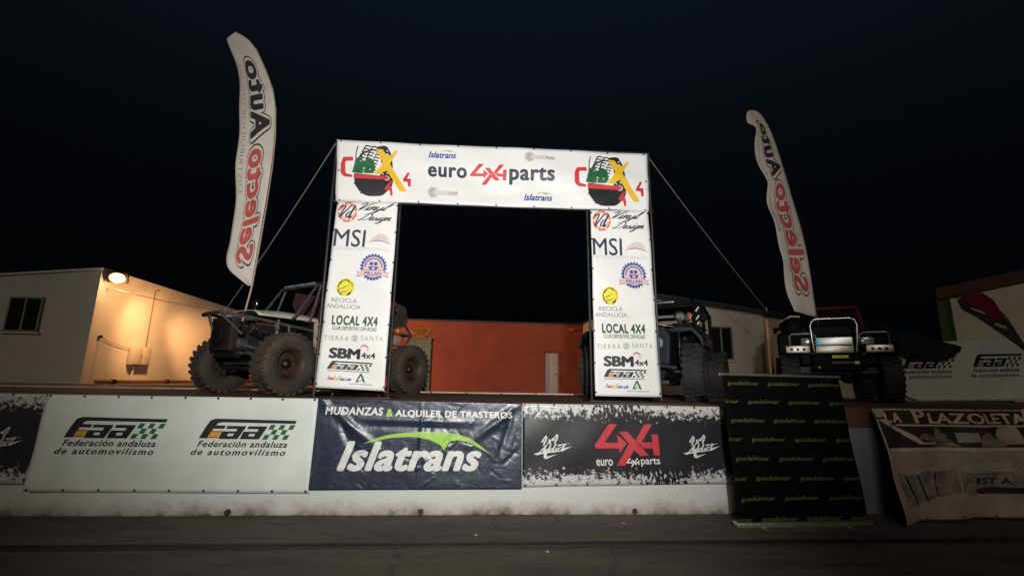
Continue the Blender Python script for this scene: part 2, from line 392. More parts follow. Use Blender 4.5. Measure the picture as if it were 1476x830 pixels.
def prnt(name, surf, shape, box, m, parent, lift=.006, cell=.05, xf=None):
    """lays a flat print on a banner surface: surf(u, v, lift) -> world point"""
    vs, fs = shape; bu0, bv0, bu1, bv1 = box
    pts = []
    for q_ in vs:
        a, b = bu0+q_[0]*(bu1-bu0), bv0+q_[1]*(bv1-bv0)
        if xf: a, b = xf(a, b)
        pts.append((a, b, q_[2]*.00022 if len(q_) > 2 else 0))
    bm = bmesh.new(); vv = [bm.verts.new(p) for p in pts]
    for q in fs:
        try: bm.faces.new([vv[i] for i in q])
        except ValueError: pass
    us = [p[0] for p in pts]; ws = [p[1] for p in pts]
    for ax, lo, hi in ((0, min(us), max(us)), (1, min(ws), max(ws))):
        k = math.floor(lo/cell)+1
        while k*cell < hi:
            co = [0, 0, 0]; no = [0, 0, 0]; co[ax] = k*cell; no[ax] = 1
            bmesh.ops.bisect_plane(bm, geom=bm.verts[:]+bm.edges[:]+bm.faces[:], plane_co=co, plane_no=no)
            k += 1
    for v in bm.verts: v.co = surf(v.co.x, v.co.y, lift+v.co.z)-parent.location
    me = bpy.data.meshes.new(name); bm.to_mesh(me); bm.free(); me.materials.append(m)
    o = bpy.data.objects.new(name, me); col.objects.link(o); o.parent = parent
    return o

def quad_surf(q, wr=lambda u, v: 0, nrm=Vector((0, -1, 0))):
    TL, TR, BR, BL = [Vector(p) for p in q]
    def S(u, v, lift=0):
        return (BL*(1-u)+BR*u)*(1-v)+(TL*(1-u)+TR*u)*v+nrm*(wr(u, v)+lift)
    return S

grommet_me = None
def banner(name, q, m, wr, label, cat='banner', group=None, nu=60, nv=30, grom=(7, 3), mm=None, thick=.004, sides=True):
    S = quad_surf(q, wr)
    c = S(.5, 0)
    root = empty(name, c, 0, label, cat, group)
    MB().grid(lambda a, b: S(a, b), nu, nv).build('sheet', m, root, world=True, uv=(nu, nv), thick=thick, fix=False)
    global grommet_me
    spots = []
    gx, gy = grom
    for i in range(gx):
        t = .012+.976*i/(gx-1) if gx > 1 else .5
        spots += [(t, .985), (t, .018)]
    for j in range(1, gy-1) if sides else []:
        t = j/(gy-1); spots += [(.008, t), (.992, t)]
    for a, b in spots:
        if grommet_me is None:
            o = MB().lathe([(-.004, .0), (-.004, .011), (-.001, .015), (.001, .015)], 'y', 10).build('grommet', M['grommet'], root)
            grommet_me = o.data
        else:
            o = bpy.data.objects.new('grommet', grommet_me); col.objects.link(o); o.parent = root
        o.location = S(a, b, .004)-c
    return root, S

# ------------------------------------------------------------------ setting
def sheet(name, pts, z, m, nx=1):
    mb = MB(); mb.add([(x, y, z) for x, y in pts], [tuple(range(len(pts)))])
    return tag(mb.build(name, m, smooth=False), kind='structure')
def crack_bump(m):
    n = m.node_tree.nodes; l = m.node_tree.links; b = n['Principled BSDF']
    t = n.new('ShaderNodeTexCoord'); mp = n.new('ShaderNodeMapping'); l.new(t.outputs['Object'], mp.inputs[0]); mp.inputs['Scale'].default_value = (.55, .8, 1)
    nz = n.new('ShaderNodeTexNoise'); nz.inputs['Scale'].default_value = 2.5; nz.inputs['Detail'].default_value = 6; l.new(mp.outputs[0], nz.inputs['Vector'])
    mixv = n.new('ShaderNodeMix'); mixv.data_type = 'VECTOR'; mixv.inputs['Factor'].default_value = .22
    l.new(mp.outputs[0], mixv.inputs['A']); l.new(nz.outputs['Color'], mixv.inputs['B'])
    vo = n.new('ShaderNodeTexVoronoi'); vo.feature = 'DISTANCE_TO_EDGE'; vo.inputs['Scale'].default_value = 1.0; l.new(mixv.outputs['Result'], vo.inputs['Vector'])
    mr = n.new('ShaderNodeMapRange'); mr.inputs[2].default_value = .012; mr.inputs[3].default_value = .60; l.new(vo.outputs['Distance'], mr.inputs[0])
    gr = n.new('ShaderNodeTexNoise'); gr.inputs['Scale'].default_value = 60; gr.inputs['Detail'].default_value = 3; l.new(t.outputs['Object'], gr.inputs['Vector'])
    g2 = n.new('ShaderNodeMapRange'); g2.inputs[1].default_value = .3; g2.inputs[2].default_value = .7; g2.inputs[3].default_value = .65; g2.inputs[4].default_value = 1.3; l.new(gr.outputs[0], g2.inputs[0])
    mu = n.new('ShaderNodeMath'); mu.operation = 'MULTIPLY'; l.new(mr.outputs[0], mu.inputs[0]); l.new(g2.outputs[0], mu.inputs[1])
    src = b.inputs['Base Color'].links[0].from_socket
    mx = n.new('ShaderNodeVectorMath'); mx.operation = 'SCALE'; l.new(src, mx.inputs[0]); l.new(mu.outputs[0], mx.inputs['Scale']); l.new(mx.outputs[0], b.inputs['Base Color'])
crack_bump(M['asphalt'])
sheet('ground', [(-400, -200), (400, -200), (400, 700), (-400, 700)], 0, M['asphalt'])
FL = 1.31
mb = MB(); mb.box((-60, .26, .01), (60, 4.9, FL)); mb.box((-60, 4.9, .01), (-3.2, 22, FL-.004)).build('terrace', M['terrace'], smooth=False).__setitem__('kind', 'structure')
mb = MB(); mb.box((-3.2, 4.9, .01), (60, 60, 1.0)).build('yard', M['asphalt'], smooth=False).__setitem__('kind', 'structure')
# pale kerb along the far edge of the terrace, in single stones
kerb = empty('kerb', (0, 4.9, FL), 0, 'pale kerb stones along the back edge of the terrace in front of the red wall', 'kerb')
kme = None
for i in range(34):
    x = -13+i*.8
    if kme is None:
        o = MB().box((0, -.09, -.05), (.785, .09, .034), bev=.012).build('kerb_stone', M['kerb'], kerb); kme = o.data
    else:
        o = bpy.data.objects.new('kerb_stone', kme); col.objects.link(o); o.parent = kerb
    o.location = (x, random.uniform(-.004, .004), random.uniform(-.003, .003))
# drain channel with its grate in front of the wall
dr = empty('drain_channel', (0, -1.05, 0), 0, 'narrow iron drain grate crossing the yard in front of the white wall', 'drain')
mb = MB()
for s in (-1, 1): mb.box((-7.5, s*.055-.008, .004), (9.0, s*.055+.008, .013))
mb.build('grate_frame', M['grate'], dr, smooth=False)
mb = MB()
for i in range(549):
    x = -7.49+i*.03; mb.box((x, -.046, .002), (x+.012, .046, .011))
mb.build('grate_bars', M['grate'], dr, smooth=False)['kind'] = 'stuff'
mb = MB(); mb.box((-7.5, -.047, .001), (9.0, .047, .0018)).build('channel', M['hole'], dr, smooth=False)

# retaining wall
rw = empty('retaining_wall', (0, .1, 0), 0, 'long white painted retaining wall under the terrace, carrying the sponsor banners', 'wall')
def wx(s): return s
mb = MB()
# front face as a gently uneven sheet, with body behind
def wf(a, b):
    x = -30+34.6*a; z = 1.295*b
    return Vector((x, -.1+.006*math.sin(x*2.1+z*3)+.004*math.sin(x*5.7-z*4)+(.012*(1-min(1, b*18))), z))
mb.grid(wf, 220, 12)
mb.box((-30, -.08, 0), (4.6, .15, 1.29))
mb.build('wall_face', M['wall'], rw)
for x in (-2.86, -.62, 2.02):
    g = MB().lathe([(-.016, .026), (-.016, .033), (.0, .034), (.02, .034)], 'y', 16).build('drain_pipe', M['grate'], rw)
    g.location = (x, -.1, .040)
    k = MB().lathe([(-.012, .0), (-.012, .026)], 'y', 16).build('pipe_opening', M['hole'], g)
mb = MB(); mb.box((-30, -.125, 1.296), (4.6, .158, 1.325), bev=.006).build('coping', M['terrace'], rw)
rw2 = empty('end_wall', (6, .1, 0), 0, 'blue grey wall section with a dark brown band on top, between roll-up and tavern banner', 'wall')
mb = MB(); mb.box((-1.4, -.09, 0), (24, .158, 1.075)).build('wall_face', M['blue_render'], rw2, smooth=False)  # wall section in a darker blue grey than the white wall
mb = MB(); mb.box((-1.4, -.11, 1.077), (24, .158, 1.325)).build('painted_band', M['brown_band'], rw2, smooth=False)
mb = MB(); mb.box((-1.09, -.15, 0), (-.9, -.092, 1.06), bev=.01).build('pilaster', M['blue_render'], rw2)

# ------------------------------------------------------------------ buildings
def window(parent, x0, x1, z0, z1, y, fw=.05, mid=True):
    wf_ = MB(); wf_.box((x0-fw, y-.04, z1), (x1+fw, y+.02, z1+fw)); wf_.box((x0-fw, y-.06, z0-fw), (x1+fw, y+.02, z0))
    wf_.box((x0-fw, y-.04, z0+.001), (x0, y+.02, z1-.001)); wf_.box((x1, y-.04, z0+.001), (x1+fw, y+.02, z1-.001))
    if mid: wf_.box(((x0+x1)/2-fw/2, y-.035, z0+.001), ((x0+x1)/2+fw/2, y+.02, z1-.001))
    w_ = wf_.build('window', M['frame'], parent, smooth=False)
    m_ = (x0+x1)/2
    for a, b in ((x0, m_-fw/2-.001), (m_+fw/2+.001, x1)):
        MB().box((a, y-.012, z0), (b, y+.015, z1)).build('pane', M['glass'], w_, smooth=False)
    return w_
# left building: front faces the yard, side wall is washed by the floodlight
lb = empty('left_building', (-11.7, 8.85, FL), 0, 'low white flat roofed building at the left with an orange lit side wall', 'building')
HL = 3.47
mb = MB()
p = [(0, 0), (0, HL), (-3, HL-.31), (-12, HL-1.2), (-12, 0)]
mb.prism([(x, z) for x, z in p], 0, 13.5, lambda a, b, d: (a, d, b-(d*.012 if b > .1 else 0)))
mb.build('wall', M['grey_render'], lb, smooth=False)
mb = MB(); mb.prism([(.06, HL), (.06, HL+.06), (-12, HL-1.14), (-12, HL-1.2)], -.06, 13.55, lambda a, b, d: (a, d, b-d*.012+.002)).build('roof_edge', M['white_render'], lb, smooth=False)
side = MB(); side.grid(lambda a, b: Vector((.004+.003*math.sin(a*40), a*13.5, b*(HL-a*.162))), 40, 6).build('side_wall', M['white_render'], lb)
window(lb, -2.36, -1.5, 1.54, 2.50, -.02)
MB().box((-2.48, -.09, 1.44), (-1.38, .0, 1.487), bev=.006).build('window_sill', M['white_render'], lb)
MB().tube([(-2.9, -.03, 3.05), (-2.9, -.03, .05)], .012, 6).build('wall_cable', M['frame'], lb)
# services on the lit side wall
def lbx(y, z): return Vector((-11.69, y, z))
mbx = empty('meter_box', (-11.68, 10.95, 1.95), 0, 'pale electric meter box on the orange lit side wall of the left building', 'meter box')
MB().box((0, -.42, -.02), (.18, .42, .60), bev=.015).build('body', M['box'], mbx)
MB().box((.182, -.40, .0), (.195, -.015, .58), bev=.005).build('door', M['box'], mbx)
MB().box((.182, .015, .0), (.195, .40, .58), bev=.005).build('door', M['box'], mbx)
MB().tube([(.2, -.05, .3), (.23, -.05, .27), (.2, -.05, .22)], .008).build('latch', M['grommet'], mbx)
MB().tube([(.05, -.14, -.02), (.05, -.14, -.25), (.05, -.19, -.62)], .035).build('pipe', M['box'], mbx)
MB().tube([(.1, .05, -.02), (.12, .07, -.10), (.1, .12, -.12), (.08, .14, -.02)], .014).build('cable_loop', M['cable'], mbx)
cd = empty('conduit', (-11.66, 11.3, 2.55), 0, 'thin brown conduit running from the roof down to the meter box', 'conduit')
MB().tube([(0, 0, 0), (0, 0, 1.95), (0, .03, 2.05), (0, .14, 2.1), (0, .22, 2.08)], .018).build('pipe', M['pipe'], cd)
sn = empty('wall_sensor', (-11.66, 9.2, 2.74), 0, 'small dark sensor on the lit wall with a wire to the meter box', 'sensor')
MB().lathe([(0, .05), (.06, .045), (.09, .02), (.095, 0)], 'x', 14).build('head', M['hub'], sn)
MB().tube([(.02, .05, -.03), (.02, .5, -.16), (.02, 1.35, -.29)], .009).build('wire', M['pipe'], sn)
MB().tube([(.01, 0, -.05), (.01, -.01, -1.3)], .006).build('drop_wire', M['box'], sn)
gp = empty('ground_pipe', (-11.45, 9.1, FL), 0, 'dark pipe lying along the foot of the orange lit wall', 'pipe')
MB().tube([(0, 0, .07), (0, 12, .07)], .06, 10).build('pipe_run', M['pipe'], gp)
for y in (.6, 3.2, 6.1, 9):
    MB().tube([(0, y, .07), (0, y+.14, .07)], .08, 10).build('collar', M['black_metal'], gp)
# floodlight at the corner
fl = empty('floodlight', (-11.62, 9.0, 4.52), 0, 'lit orange floodlight at the top corner of the left building', 'floodlight')
Rf = Matrix.Rotation(math.radians(25), 4, 'Z') @ Matrix.Rotation(math.radians(28), 4, 'X')
MB().tube([(-.06, .12, .0), (.06, .05, .03), (.16, 0, .04)], .025).build('bracket', M['grate'], fl)
MB().box((-.27, .0, -.18), (.27, .12, .18), Matrix.Translation((.30, 0, .05)) @ Rf, bev=.03).build('housing', M['grate'], fl)
MB().lathe([(-.004, .16), (-.04, .155), (-.08, .12), (-.10, .06), (-.105, 0)], 'y', 28, Matrix.Translation((.30, 0, .05)) @ Rf @ Matrix.Diagonal((1, 1, .8, 1))).build('lens', M['lens_on'], fl)
MB().lathe([(-.003, .21), (-.02, .205), (-.03, .162), (-.003, .161)], 'y', 28, Matrix.Translation((.30, 0, .05)) @ Rf @ Matrix.Diagonal((1, 1, .8, 1))).build('lens_rim', M['lens_rim'], fl)
for nm, pw, cone, aim in (('floodlight_lamp', 290, 176, (-.4, .8, -.6)), ('floodlight_wall_lamp', 760, 92, (-1.6, 3.2, -2.2)),
                          ('floodlight_far_lamp', 4300, 44, (-1.6, 9.4, -3.0)), ('floodlight_yard_lamp', 3900, 84, (12, 5.2, -2.2))):
    ld = bpy.data.lights.new(nm, 'SPOT'); ld.energy = pw; ld.color = (1, .52, .21); ld.spot_size = math.radians(cone); ld.spot_blend = 1; ld.shadow_soft_size = .15
    lo = bpy.data.objects.new(nm, ld); col.objects.link(lo); lo.parent = fl; lo.location = (1.6, .35, -.15)
    lo.rotation_euler = Vector(aim).to_track_quat('-Z', 'Y').to_euler()

ld = bpy.data.lights.new('floodlight_bulb', 'POINT'); ld.energy = 26; ld.color = (1, .55, .24); ld.shadow_soft_size = .08
lo = bpy.data.objects.new('floodlight_bulb', ld); col.objects.link(lo); lo.parent = fl; lo.location = (.48, -.05, -.22)

# red wall across the back
rd = empty('red_building', (1.3, 14, .99), 0, 'long terracotta red building wall behind the arch with a pale door', 'building')
mb = MB()
mb.prism([(-6.5, 0), (1.64, 0), (1.64, 1.86), (2.24, 1.86), (2.24, 0), (3.28, 0), (3.28, 3.16), (-6.5, 3.10)], 0, 6, lambda a, b, d: (a, d, b))
mb.build('wall', M['red_render'], rd, smooth=False)
MB().box((-6.55, -.08, 3.10), (3.28, 6.1, 3.15), Matrix.Rotation(.004, 4, 'Y')).build('roof_edge', M['roof'], rd, smooth=False)
dd = MB().box((1.66, .05, .02), (2.22, .09, 1.84), bev=.008).build('door', M['door'], rd)
MB().tube([(2.16, .03, .95), (2.16, .0, .95), (2.08, .0, .95)], .018).build('handle', M['grommet'], dd)
fr = MB(); fr.box((1.60, -.03, 0), (1.638, .03, 1.90)); fr.box((2.242, -.03, 0), (2.28, .03, 1.90)); fr.box((1.60, -.03, 1.901), (2.28, .03, 1.94)); fr.build('door_frame', M['red_render'], rd, smooth=False)
wl = empty('wall_light', (4.09, 13.95, 3.85), 0, 'small orange bulkhead light above the pale door on the red wall', 'wall light')
MB().box((-.10, -.07, -.05), (.10, .05, .06), bev=.02).build('housing', M['amber'], wl)

# right building
rb = empty('right_building', (4.62, 9.5, .99), 0, 'white gabled building behind the vehicles on the right with a dark window', 'building')
mb = MB()
mb.prism([(0, 0), (9, 0), (9, 2.72), (1.62, 3.62), (0, 3.12)], 0, 7, lambda a, b, d: (a, d, b)).build('wall', M['beige_render'], rb, smooth=False)
mb = MB(); mb.prism([(-.06, 3.11), (1.62, 3.63), (9.05, 2.725), (9.05, 2.80), (1.62, 3.70), (-.06, 3.18)], -.06, 7.05, lambda a, b, d: (a, d, b+.004)).build('roof_edge', M['roof'], rb, smooth=False)
window(rb, 3.46, 4.18, 1.50, 2.56, -.02)
gt = MB().tube([(1.5, -.13, 3.55), (9.1, -.13, 2.66)], .05, 8).build('gutter', M['roof'], rb)
MB().tube([(2.6, -.08, 3.42), (2.6, -.08, .1)], .035, 8).build('downpipe', M['frame'], rb)
MB().box((3.36, -.09, 1.40), (4.28, .0, 1.447), bev=.006).build('window_sill', M['white_render'], rb)
# post added beside it, standing in for a lit wall edge
tp = empty('lit_edge_post', (9.62, 8.6, .99), 0, 'pale upright post standing in for an orange lit wall edge between white building and black jeep', 'post')
MB().box((-.05, -.05, 0), (.05, .05, 2.75), bev=.008).build('post', M['timber'], tp)
MB().lathe([(2.75, .05), (2.78, .055), (2.80, .02), (2.80, 0)], 'z', 12).build('cap', M['timber'], tp)

# far right building
fb = empty('cream_building', (14.5, 7, .99), 0, 'cream building at the far right edge with a green corner and brown eave', 'building')
mb = MB(); mb.prism([(0, 0), (7, 0), (7, 4.9), (0, 3.35)], 0, 6, lambda a, b, d: (a+d*1.25, d, b)).build('wall', M['white_render'], fb, smooth=False)
mb = MB(); mb.box((-.2, -.05, 0), (-.003, .2, 3.36)).build('corner_trim', M['green_trim'], fb, smooth=False)
mb = MB(); mb.prism([(-.35, 3.28), (7, 4.9), (7, 5.3), (-.35, 3.62)], -.12, 6, lambda a, b, d: (a+d*1.25, d, b)).build('eave', M['brown_band'], fb, smooth=False)

# night hills that barely show behind the red building
mb = MB()
def hz(a, b):
    x = -250+500*a; return Vector((x, 140+60*b, -2+b*(16+5*math.sin(a*9)+3*math.sin(a*23+1))))
mb.grid(hz, 60, 8).build('hills', M['hill']).__setitem__('kind', 'structure')

# amber crown on a pedestal
ped = empty('pedestal', (-1.55, 8, FL), 0, 'khaki pedestal in front of the red building behind the buggy', 'pedestal')
MB().box((-.48, -.3, -.3), (.20, .3, 1.46), bev=.015).build('body', M['pedestal'], ped)
MB().box((-.51, -.33, 1.462), (.23, .33, 1.50), bev=.01).build('cap', M['pedestal'], ped)
cr = empty('crown_ornament', (-1.69, 8, 2.815), 0, 'amber metal crown ornament standing on the khaki pedestal', 'ornament')
MB().lathe([(0, .0), (0, .17), (.03, .19), (.05, .18), (.14, .23), (.22, .30), (.215, .27), (.14, .20), (.06, .15), (.06, 0)], 'z', 24).build('band', M['amber'], cr)
for k in range(8):
    a = 2*PI*k/8+.2
    MB().tube([(math.cos(a)*.22, math.sin(a)*.22, .12), (math.cos(a)*.31, math.sin(a)*.31, .22), (math.cos(a)*.35, math.sin(a)*.35, .27)], [.045, .03, .018], 7).build('point', M['amber'], cr)
MB().lathe([(.06, .06), (.22, .16), (.27, .12), (.28, .05), (.31, .03), (.34, .05), (.37, .03), (.38, 0)], 'z', 16).build('dome', M['amber'], cr)

# ------------------------------------------------------------------ arch
AY = 1.15
ar = empty('arch_frame', (.25, AY, FL), 0, 'black metal truss frame of the start arch standing on the terrace', 'arch')
def P(x, z, y=AY): return Vector((x, y, z))-ar.location
mb_posts = [((-2.405, FL), (-2.425, 5.46)), ((-1.325, FL), (-1.325, 4.42)), ((1.80, FL), (1.770, 4.44)), ((2.905, FL), (2.86, 5.53))]
for (a, b) in mb_posts:
    for dy in (.04, .42):
        sx = 0 if dy < .1 else (.16 if a[0] in (-2.405, 1.80) else -.20)
        m_ = MB(); p0 = P(a[0]+sx, a[1], AY+dy); p1 = P(b[0]+sx, b[1], AY+dy)
        m_.tube([p0, p1], .022, 8).build('post', M['steel_black'], ar)
for (z0, z1, x0, x1) in ((5.45, 5.52, -2.43, 2.87), (4.405, 4.455, -2.44, 2.9)):
    for dy in (.04, .42):
        if dy > .1 and z0 < 5: z0 += .2; z1 += .2
        MB().tube([P(x0, z0, AY+dy), P(x1, z1, AY+dy)], .027, 8).build('beam', M['steel_black'], ar)
for k in range(9):
    x = -2.43+k*5.3/8
    MB().tube([P(x, 5.46, AY+.04), P(x, 5.46, AY+.42)], .014, 6).build('brace', M['steel_black'], ar)
    if k < 8: MB().tube([P(x, 5.46, AY+.42), P(x+.66, 4.63, AY+.42)], .014, 6).build('brace', M['steel_black'], ar)
for x0, x1 in ((-2.45, -1.31), (1.79, 2.92)):
    for k in range(5):
        z = 1.6+k*.62; MB().tube([P(x0+.17, z, AY+.42), P(x1-.21, z+.5, AY+.42)], .014, 6).build('brace', M['steel_black'], ar)
    MB().box(tuple(P(x0-.04, FL+.001, AY+.0)), tuple(P(x1+.04, FL+.02, AY+.48)), bev=.006).build('base_plate', M['steel_black'], ar)

# logo drawings ----------------------------------------------------
def faa_polys():
    k = [[(0, 94), (28, 33), (42, 9), (65, 0), (462, 5), (456, 20), (100, 17), (81, 21), (71, 32), (118, 33), (113, 48), (62, 48), (42, 94)]]
    for dx in (0, 103):
        k += [[(127+dx, 34), (218+dx, 34), (212+dx, 48), (121+dx, 48)], [(176+dx, 48), (212+dx, 48), (204+dx, 60), (172+dx, 60)],
              [(106+dx, 60), (204+dx, 60), (199+dx, 70), (101+dx, 70)], [(101+dx, 70), (136+dx, 70), (131+dx, 82), (97+dx, 82)],
              [(164+dx, 70), (199+dx, 70), (192+dx, 82), (159+dx, 82)], [(97+dx, 82), (192+dx, 82), (184+dx, 96), (92+dx, 96)]]
    red = [[(54, 58), (104, 58), (102, 64), (51, 64)], [(42, 86), (92, 86), (90, 92), (38, 92)]]
    yel = [[(51, 64), (102, 64), (92, 86), (42, 86)]]
    g = []
    for rI, offs in ((0, (0, 2, 4)), (1, (1, 3)), (2, (0, 2, 4))):
        for o_ in offs:
            x = 338-rI*12+o_*24; y = 26+rI*24; g.append([(x, y), (x+24, y), (x+12, y+23), (x-12, y+23)])
    return k, red, yel, g
def faa(S, box, root, black='ink'):
    k, rd_, ye, g = faa_polys()
    for nm, p, m in (('logo', k, black), ('logo_flag', ye, 'ink_gold'), ('logo_flag', rd_, 'ink_red_dim'), ('logo_check', g, 'ink_green')):
        prnt(nm, S, polys_shape(p, 462, 100), box, M[m], root)
def logo4x4():
    return [[(85, 0), (130, 0), (52, 100), (125, 101), (125, 58), (172, 103), (128, 156), (128, 131), (0, 130), (0, 112)],
            [(138, 42), (184, 42), (284, 172), (236, 172), (206, 140), (150, 222), (106, 222), (184, 106)],
            [(280, 0), (322, 0), (252, 98), (312, 99), (312, 55), (347, 55), (343, 170), (310, 170), (310, 131), (262, 131), (222, 88)]]
def swoosh():
    return [crv([(0, 67), (115, 22), (265, 2), (415, 0), (515, 13), (595, 45), (685, 116)], 4)+crv([(600, 70), (540, 46), (465, 50), (437, 96), (410, 68), (345, 40), (265, 28), (145, 34)], 4)]
def caex(S, box, root):
    def pr(nm, p, m, lift): prnt(nm, S, polys_shape(p, 875, 615), box, M[m], root, lift=lift)
    # tyre: round black lower part, lugs above
    low = [crv([(172, 350), (175, 415), (185, 470), (215, 520), (260, 575), (330, 612), (430, 615), (520, 605), (580, 560), (630, 510), (650, 440), (640, 380)], 3)]
    for i in range(5): low.append([(190+i*18, 455+i*28), (200+i*20, 490+i*26), (165+i*22, 476+i*28)])
    low.append(disc(525, 33, 55, 26)); pr('logo_tyre', low, 'ink', .005)
    dark = [crv([(430, 25), (520, 10), (585, 45), (625, 130), (640, 260), (640, 420), (600, 440), (470, 420), (505, 330), (500, 200), (470, 110), (430, 25)], 3)]
    pr('logo_tyre', dark, 'ink', .0055)
    lug = []
    for c_ in range(3):
        for i in range(8):
            x = 192+c_*82+(7-i)**1.5*5.5; y = 6+i*36+c_*8+(0 if c_ < 2 else 14)
            if y > 350: continue
            lug.append([(x, y+6), (x+26, y-4), (x+78, y+10), (x+70, y+26), (x+32, y+11), (x+4, y+26)])
        lug.append(crv([(205+c_*85, 20+c_*4), (185+c_*72, 120), (185+c_*78, 250), (200+c_*80, 340)], 3)+crv([(212+c_*80, 340), (197+c_*78, 250), (197+c_*72, 120), (217+c_*85, 20+c_*4)], 3))
    lug += ring(420, 290, 238, 222, 168, 285, 20); pr('logo_tread', lug, 'ink', .006)
    wl_ = []
    for i in range(9):
        y = 70+i*38; x = 492+24*math.sin(i*.4); wl_.append([(x, y), (x+16, y-2), (x+40, y+18), (x+26, y+24)])
        wl_.append([(x+62, y-8), (x+80, y-10), (x+92, y+8), (x+74, y+10)])
    wl_ += [disc(560, 150, 34, 48), disc(575, 400, 34, 30)]
    pr('logo_tread', wl_, 'ink_white', .0068)
    grn = [crv([(190, 170), (250, 165), (270, 195), (300, 200), (325, 170), (380, 172), (410, 190)], 3)+[(420, 230), (425, 300), (405, 345), (300, 348), (285, 330), (278, 348), (230, 350), (145, 340)]]
    pr('logo_band', grn, 'ink_green', .0075)
    sp = [disc(215, 265, 9, 6), disc(205, 322, 16, 8), disc(288, 262, 9, 6, 12)]; pr('logo_band', sp, 'ink', .0085)
    wp = [disc(290, 290, 10, 13, 12), disc(285, 325, 8, 10, 12), disc(365, 300, 9, 9, 12), disc(250, 205, 8, 6, 12)]; pr('logo_band', wp, 'ink_white', .0088)
    rdp = [[(155, 158), (160, 205), (75, 208), (60, 230), (65, 345), (82, 358), (150, 372), (150, 398), (60, 395), (22, 372), (5, 340), (5, 240), (22, 195), (40, 165)],
           [(165, 362), (585, 375), (595, 418), (170, 412)]]
    rdp += [[(620, 430), (645, 440), (610, 500), (640, 510), (650, 560), (650, 605), (622, 605), (615, 550), (560, 545), (555, 520)],
            [(825, 310), (852, 318), (820, 385), (840, 392), (868, 380), (868, 485), (838, 488), (830, 430), (775, 425), (770, 400)]]
    pr('lettering', rdp, 'ink_red', .009)
    yl = [[(432, 48), (515, 52), (560, 118), (620, 120), (670, 55), (702, 62), (605, 220), (815, 540), (812, 555), (740, 552), (568, 305), (520, 330), (500, 352), (410, 345), (500, 245), (515, 200)]]
    pr('lettering', yl, 'ink_yellow', .0105)
def sel_logo(S, b, root):
    x0, y0, x1, y1 = b; w_ = x1-x0
    g = [gear(50, 50, 40, 50, 12)]
    prnt('logo', S, polys_shape(g, 100, 100), (x0, y0, x0+w_*.37, y1), M['ink_pale'], root, lift=.005)
    prnt('logo', S, polys_shape(ring(50, 50, 30, 24, 0, 360)+ring(50, 50, 14, 9, 0, 360, 12), 100, 100), (x0, y0, x0+w_*.37, y1), M['ink_grey'], root, lift=.0065)
    h = y1-y0
    prnt('logo', S, polys_shape([[(0, 0), (100, 0), (100, 40), (0, 40)]], 100, 40), (x0+w_*.22, y0+h*.30, x1, y0+h*.68), M['ink_white'], root, lift=.0075)
    prnt('lettering', S, text_shape('Selecto', .02), (x0+w_*.24, y0+h*.36, x0+w_*.68, y0+h*.62), M['ink_rose'], root, lift=.009)
    prnt('lettering', S, text_shape('Auto', .02), (x0+w_*.70, y0+h*.36, x0+w_*.99, y0+h*.62), M['ink_grey'], root, lift=.009)

# top banner --------------------------------------------------------
def wr_top(a, b): return .016*math.sin(a*9+b*2)+.007*math.sin(a*31+b*9)+.012*math.sin(b*7+a*5)+.012*math.exp(-((b-.75+.25*a)/.10)**2)-.010*math.exp(-((b-.2-.4*(a-.5))/.07)**2)
tb, S = banner('top_banner', [(-2.402, AY-.01, 5.441), (2.835, AY-.01, 5.498), (2.816, AY-.01, 4.448), (-2.34, AY-.01, 4.385)], M['vinyl'], wr_top,
               'wide white banner with euro 4x4 parts lettering across the top of the arch', grom=(9, 3), nu=90, nv=20)
T = {'euro': (.2823, .4251, .4061, .6297), 'parts': (.5416, .3685, .6889, .6589), 'logo': (.4160, .3604, .5336, .6924), 'isl1': (.2839, .7730, .3721, .8814),
     'sw1': (.3167, .8577, .3700, .9072), 'isl2': (.5892, .1137, .6818, .2266), 'sw2': (.6263, .2069, .6820, .2587), 'g1': (.5894, .7502, .6896, .9418),
     'g2': (.2814, .0934, .3786, .2978), 'c1': (.0111, .0919, .2316, .9423), 'c2': (.7517, .0596, .9838, .9309)}
prnt('lettering', S, text_shape('euro', .038, 0, 1.1), (.2823, .4551, .4061, .6297), M['ink_blue'], tb, cell=.03)
prnt('lettering', S, text_shape('parts', .038, 0, 1.08), T['parts'], M['ink_blue'], tb, cell=.03)
prnt('logo', S, polys_shape(logo4x4(), 347, 222), T['logo'], M['ink_red'], tb, cell=.03)
for a, b in (('isl1', 'sw1'), ('isl2', 'sw2')):
    prnt('lettering', S, text_shape('Islatrans', .035, .3), T[a], M['ink_royal'], tb)
    prnt('logo_swoosh', S, polys_shape(swoosh(), 685, 116), T[b], M['ink_lime'], tb, lift=.008)
sel_logo(S, T['g1'], tb); sel_logo(S, T['g2'], tb)
caex(S, T['c1'], tb); caex(S, T['c2'], tb)

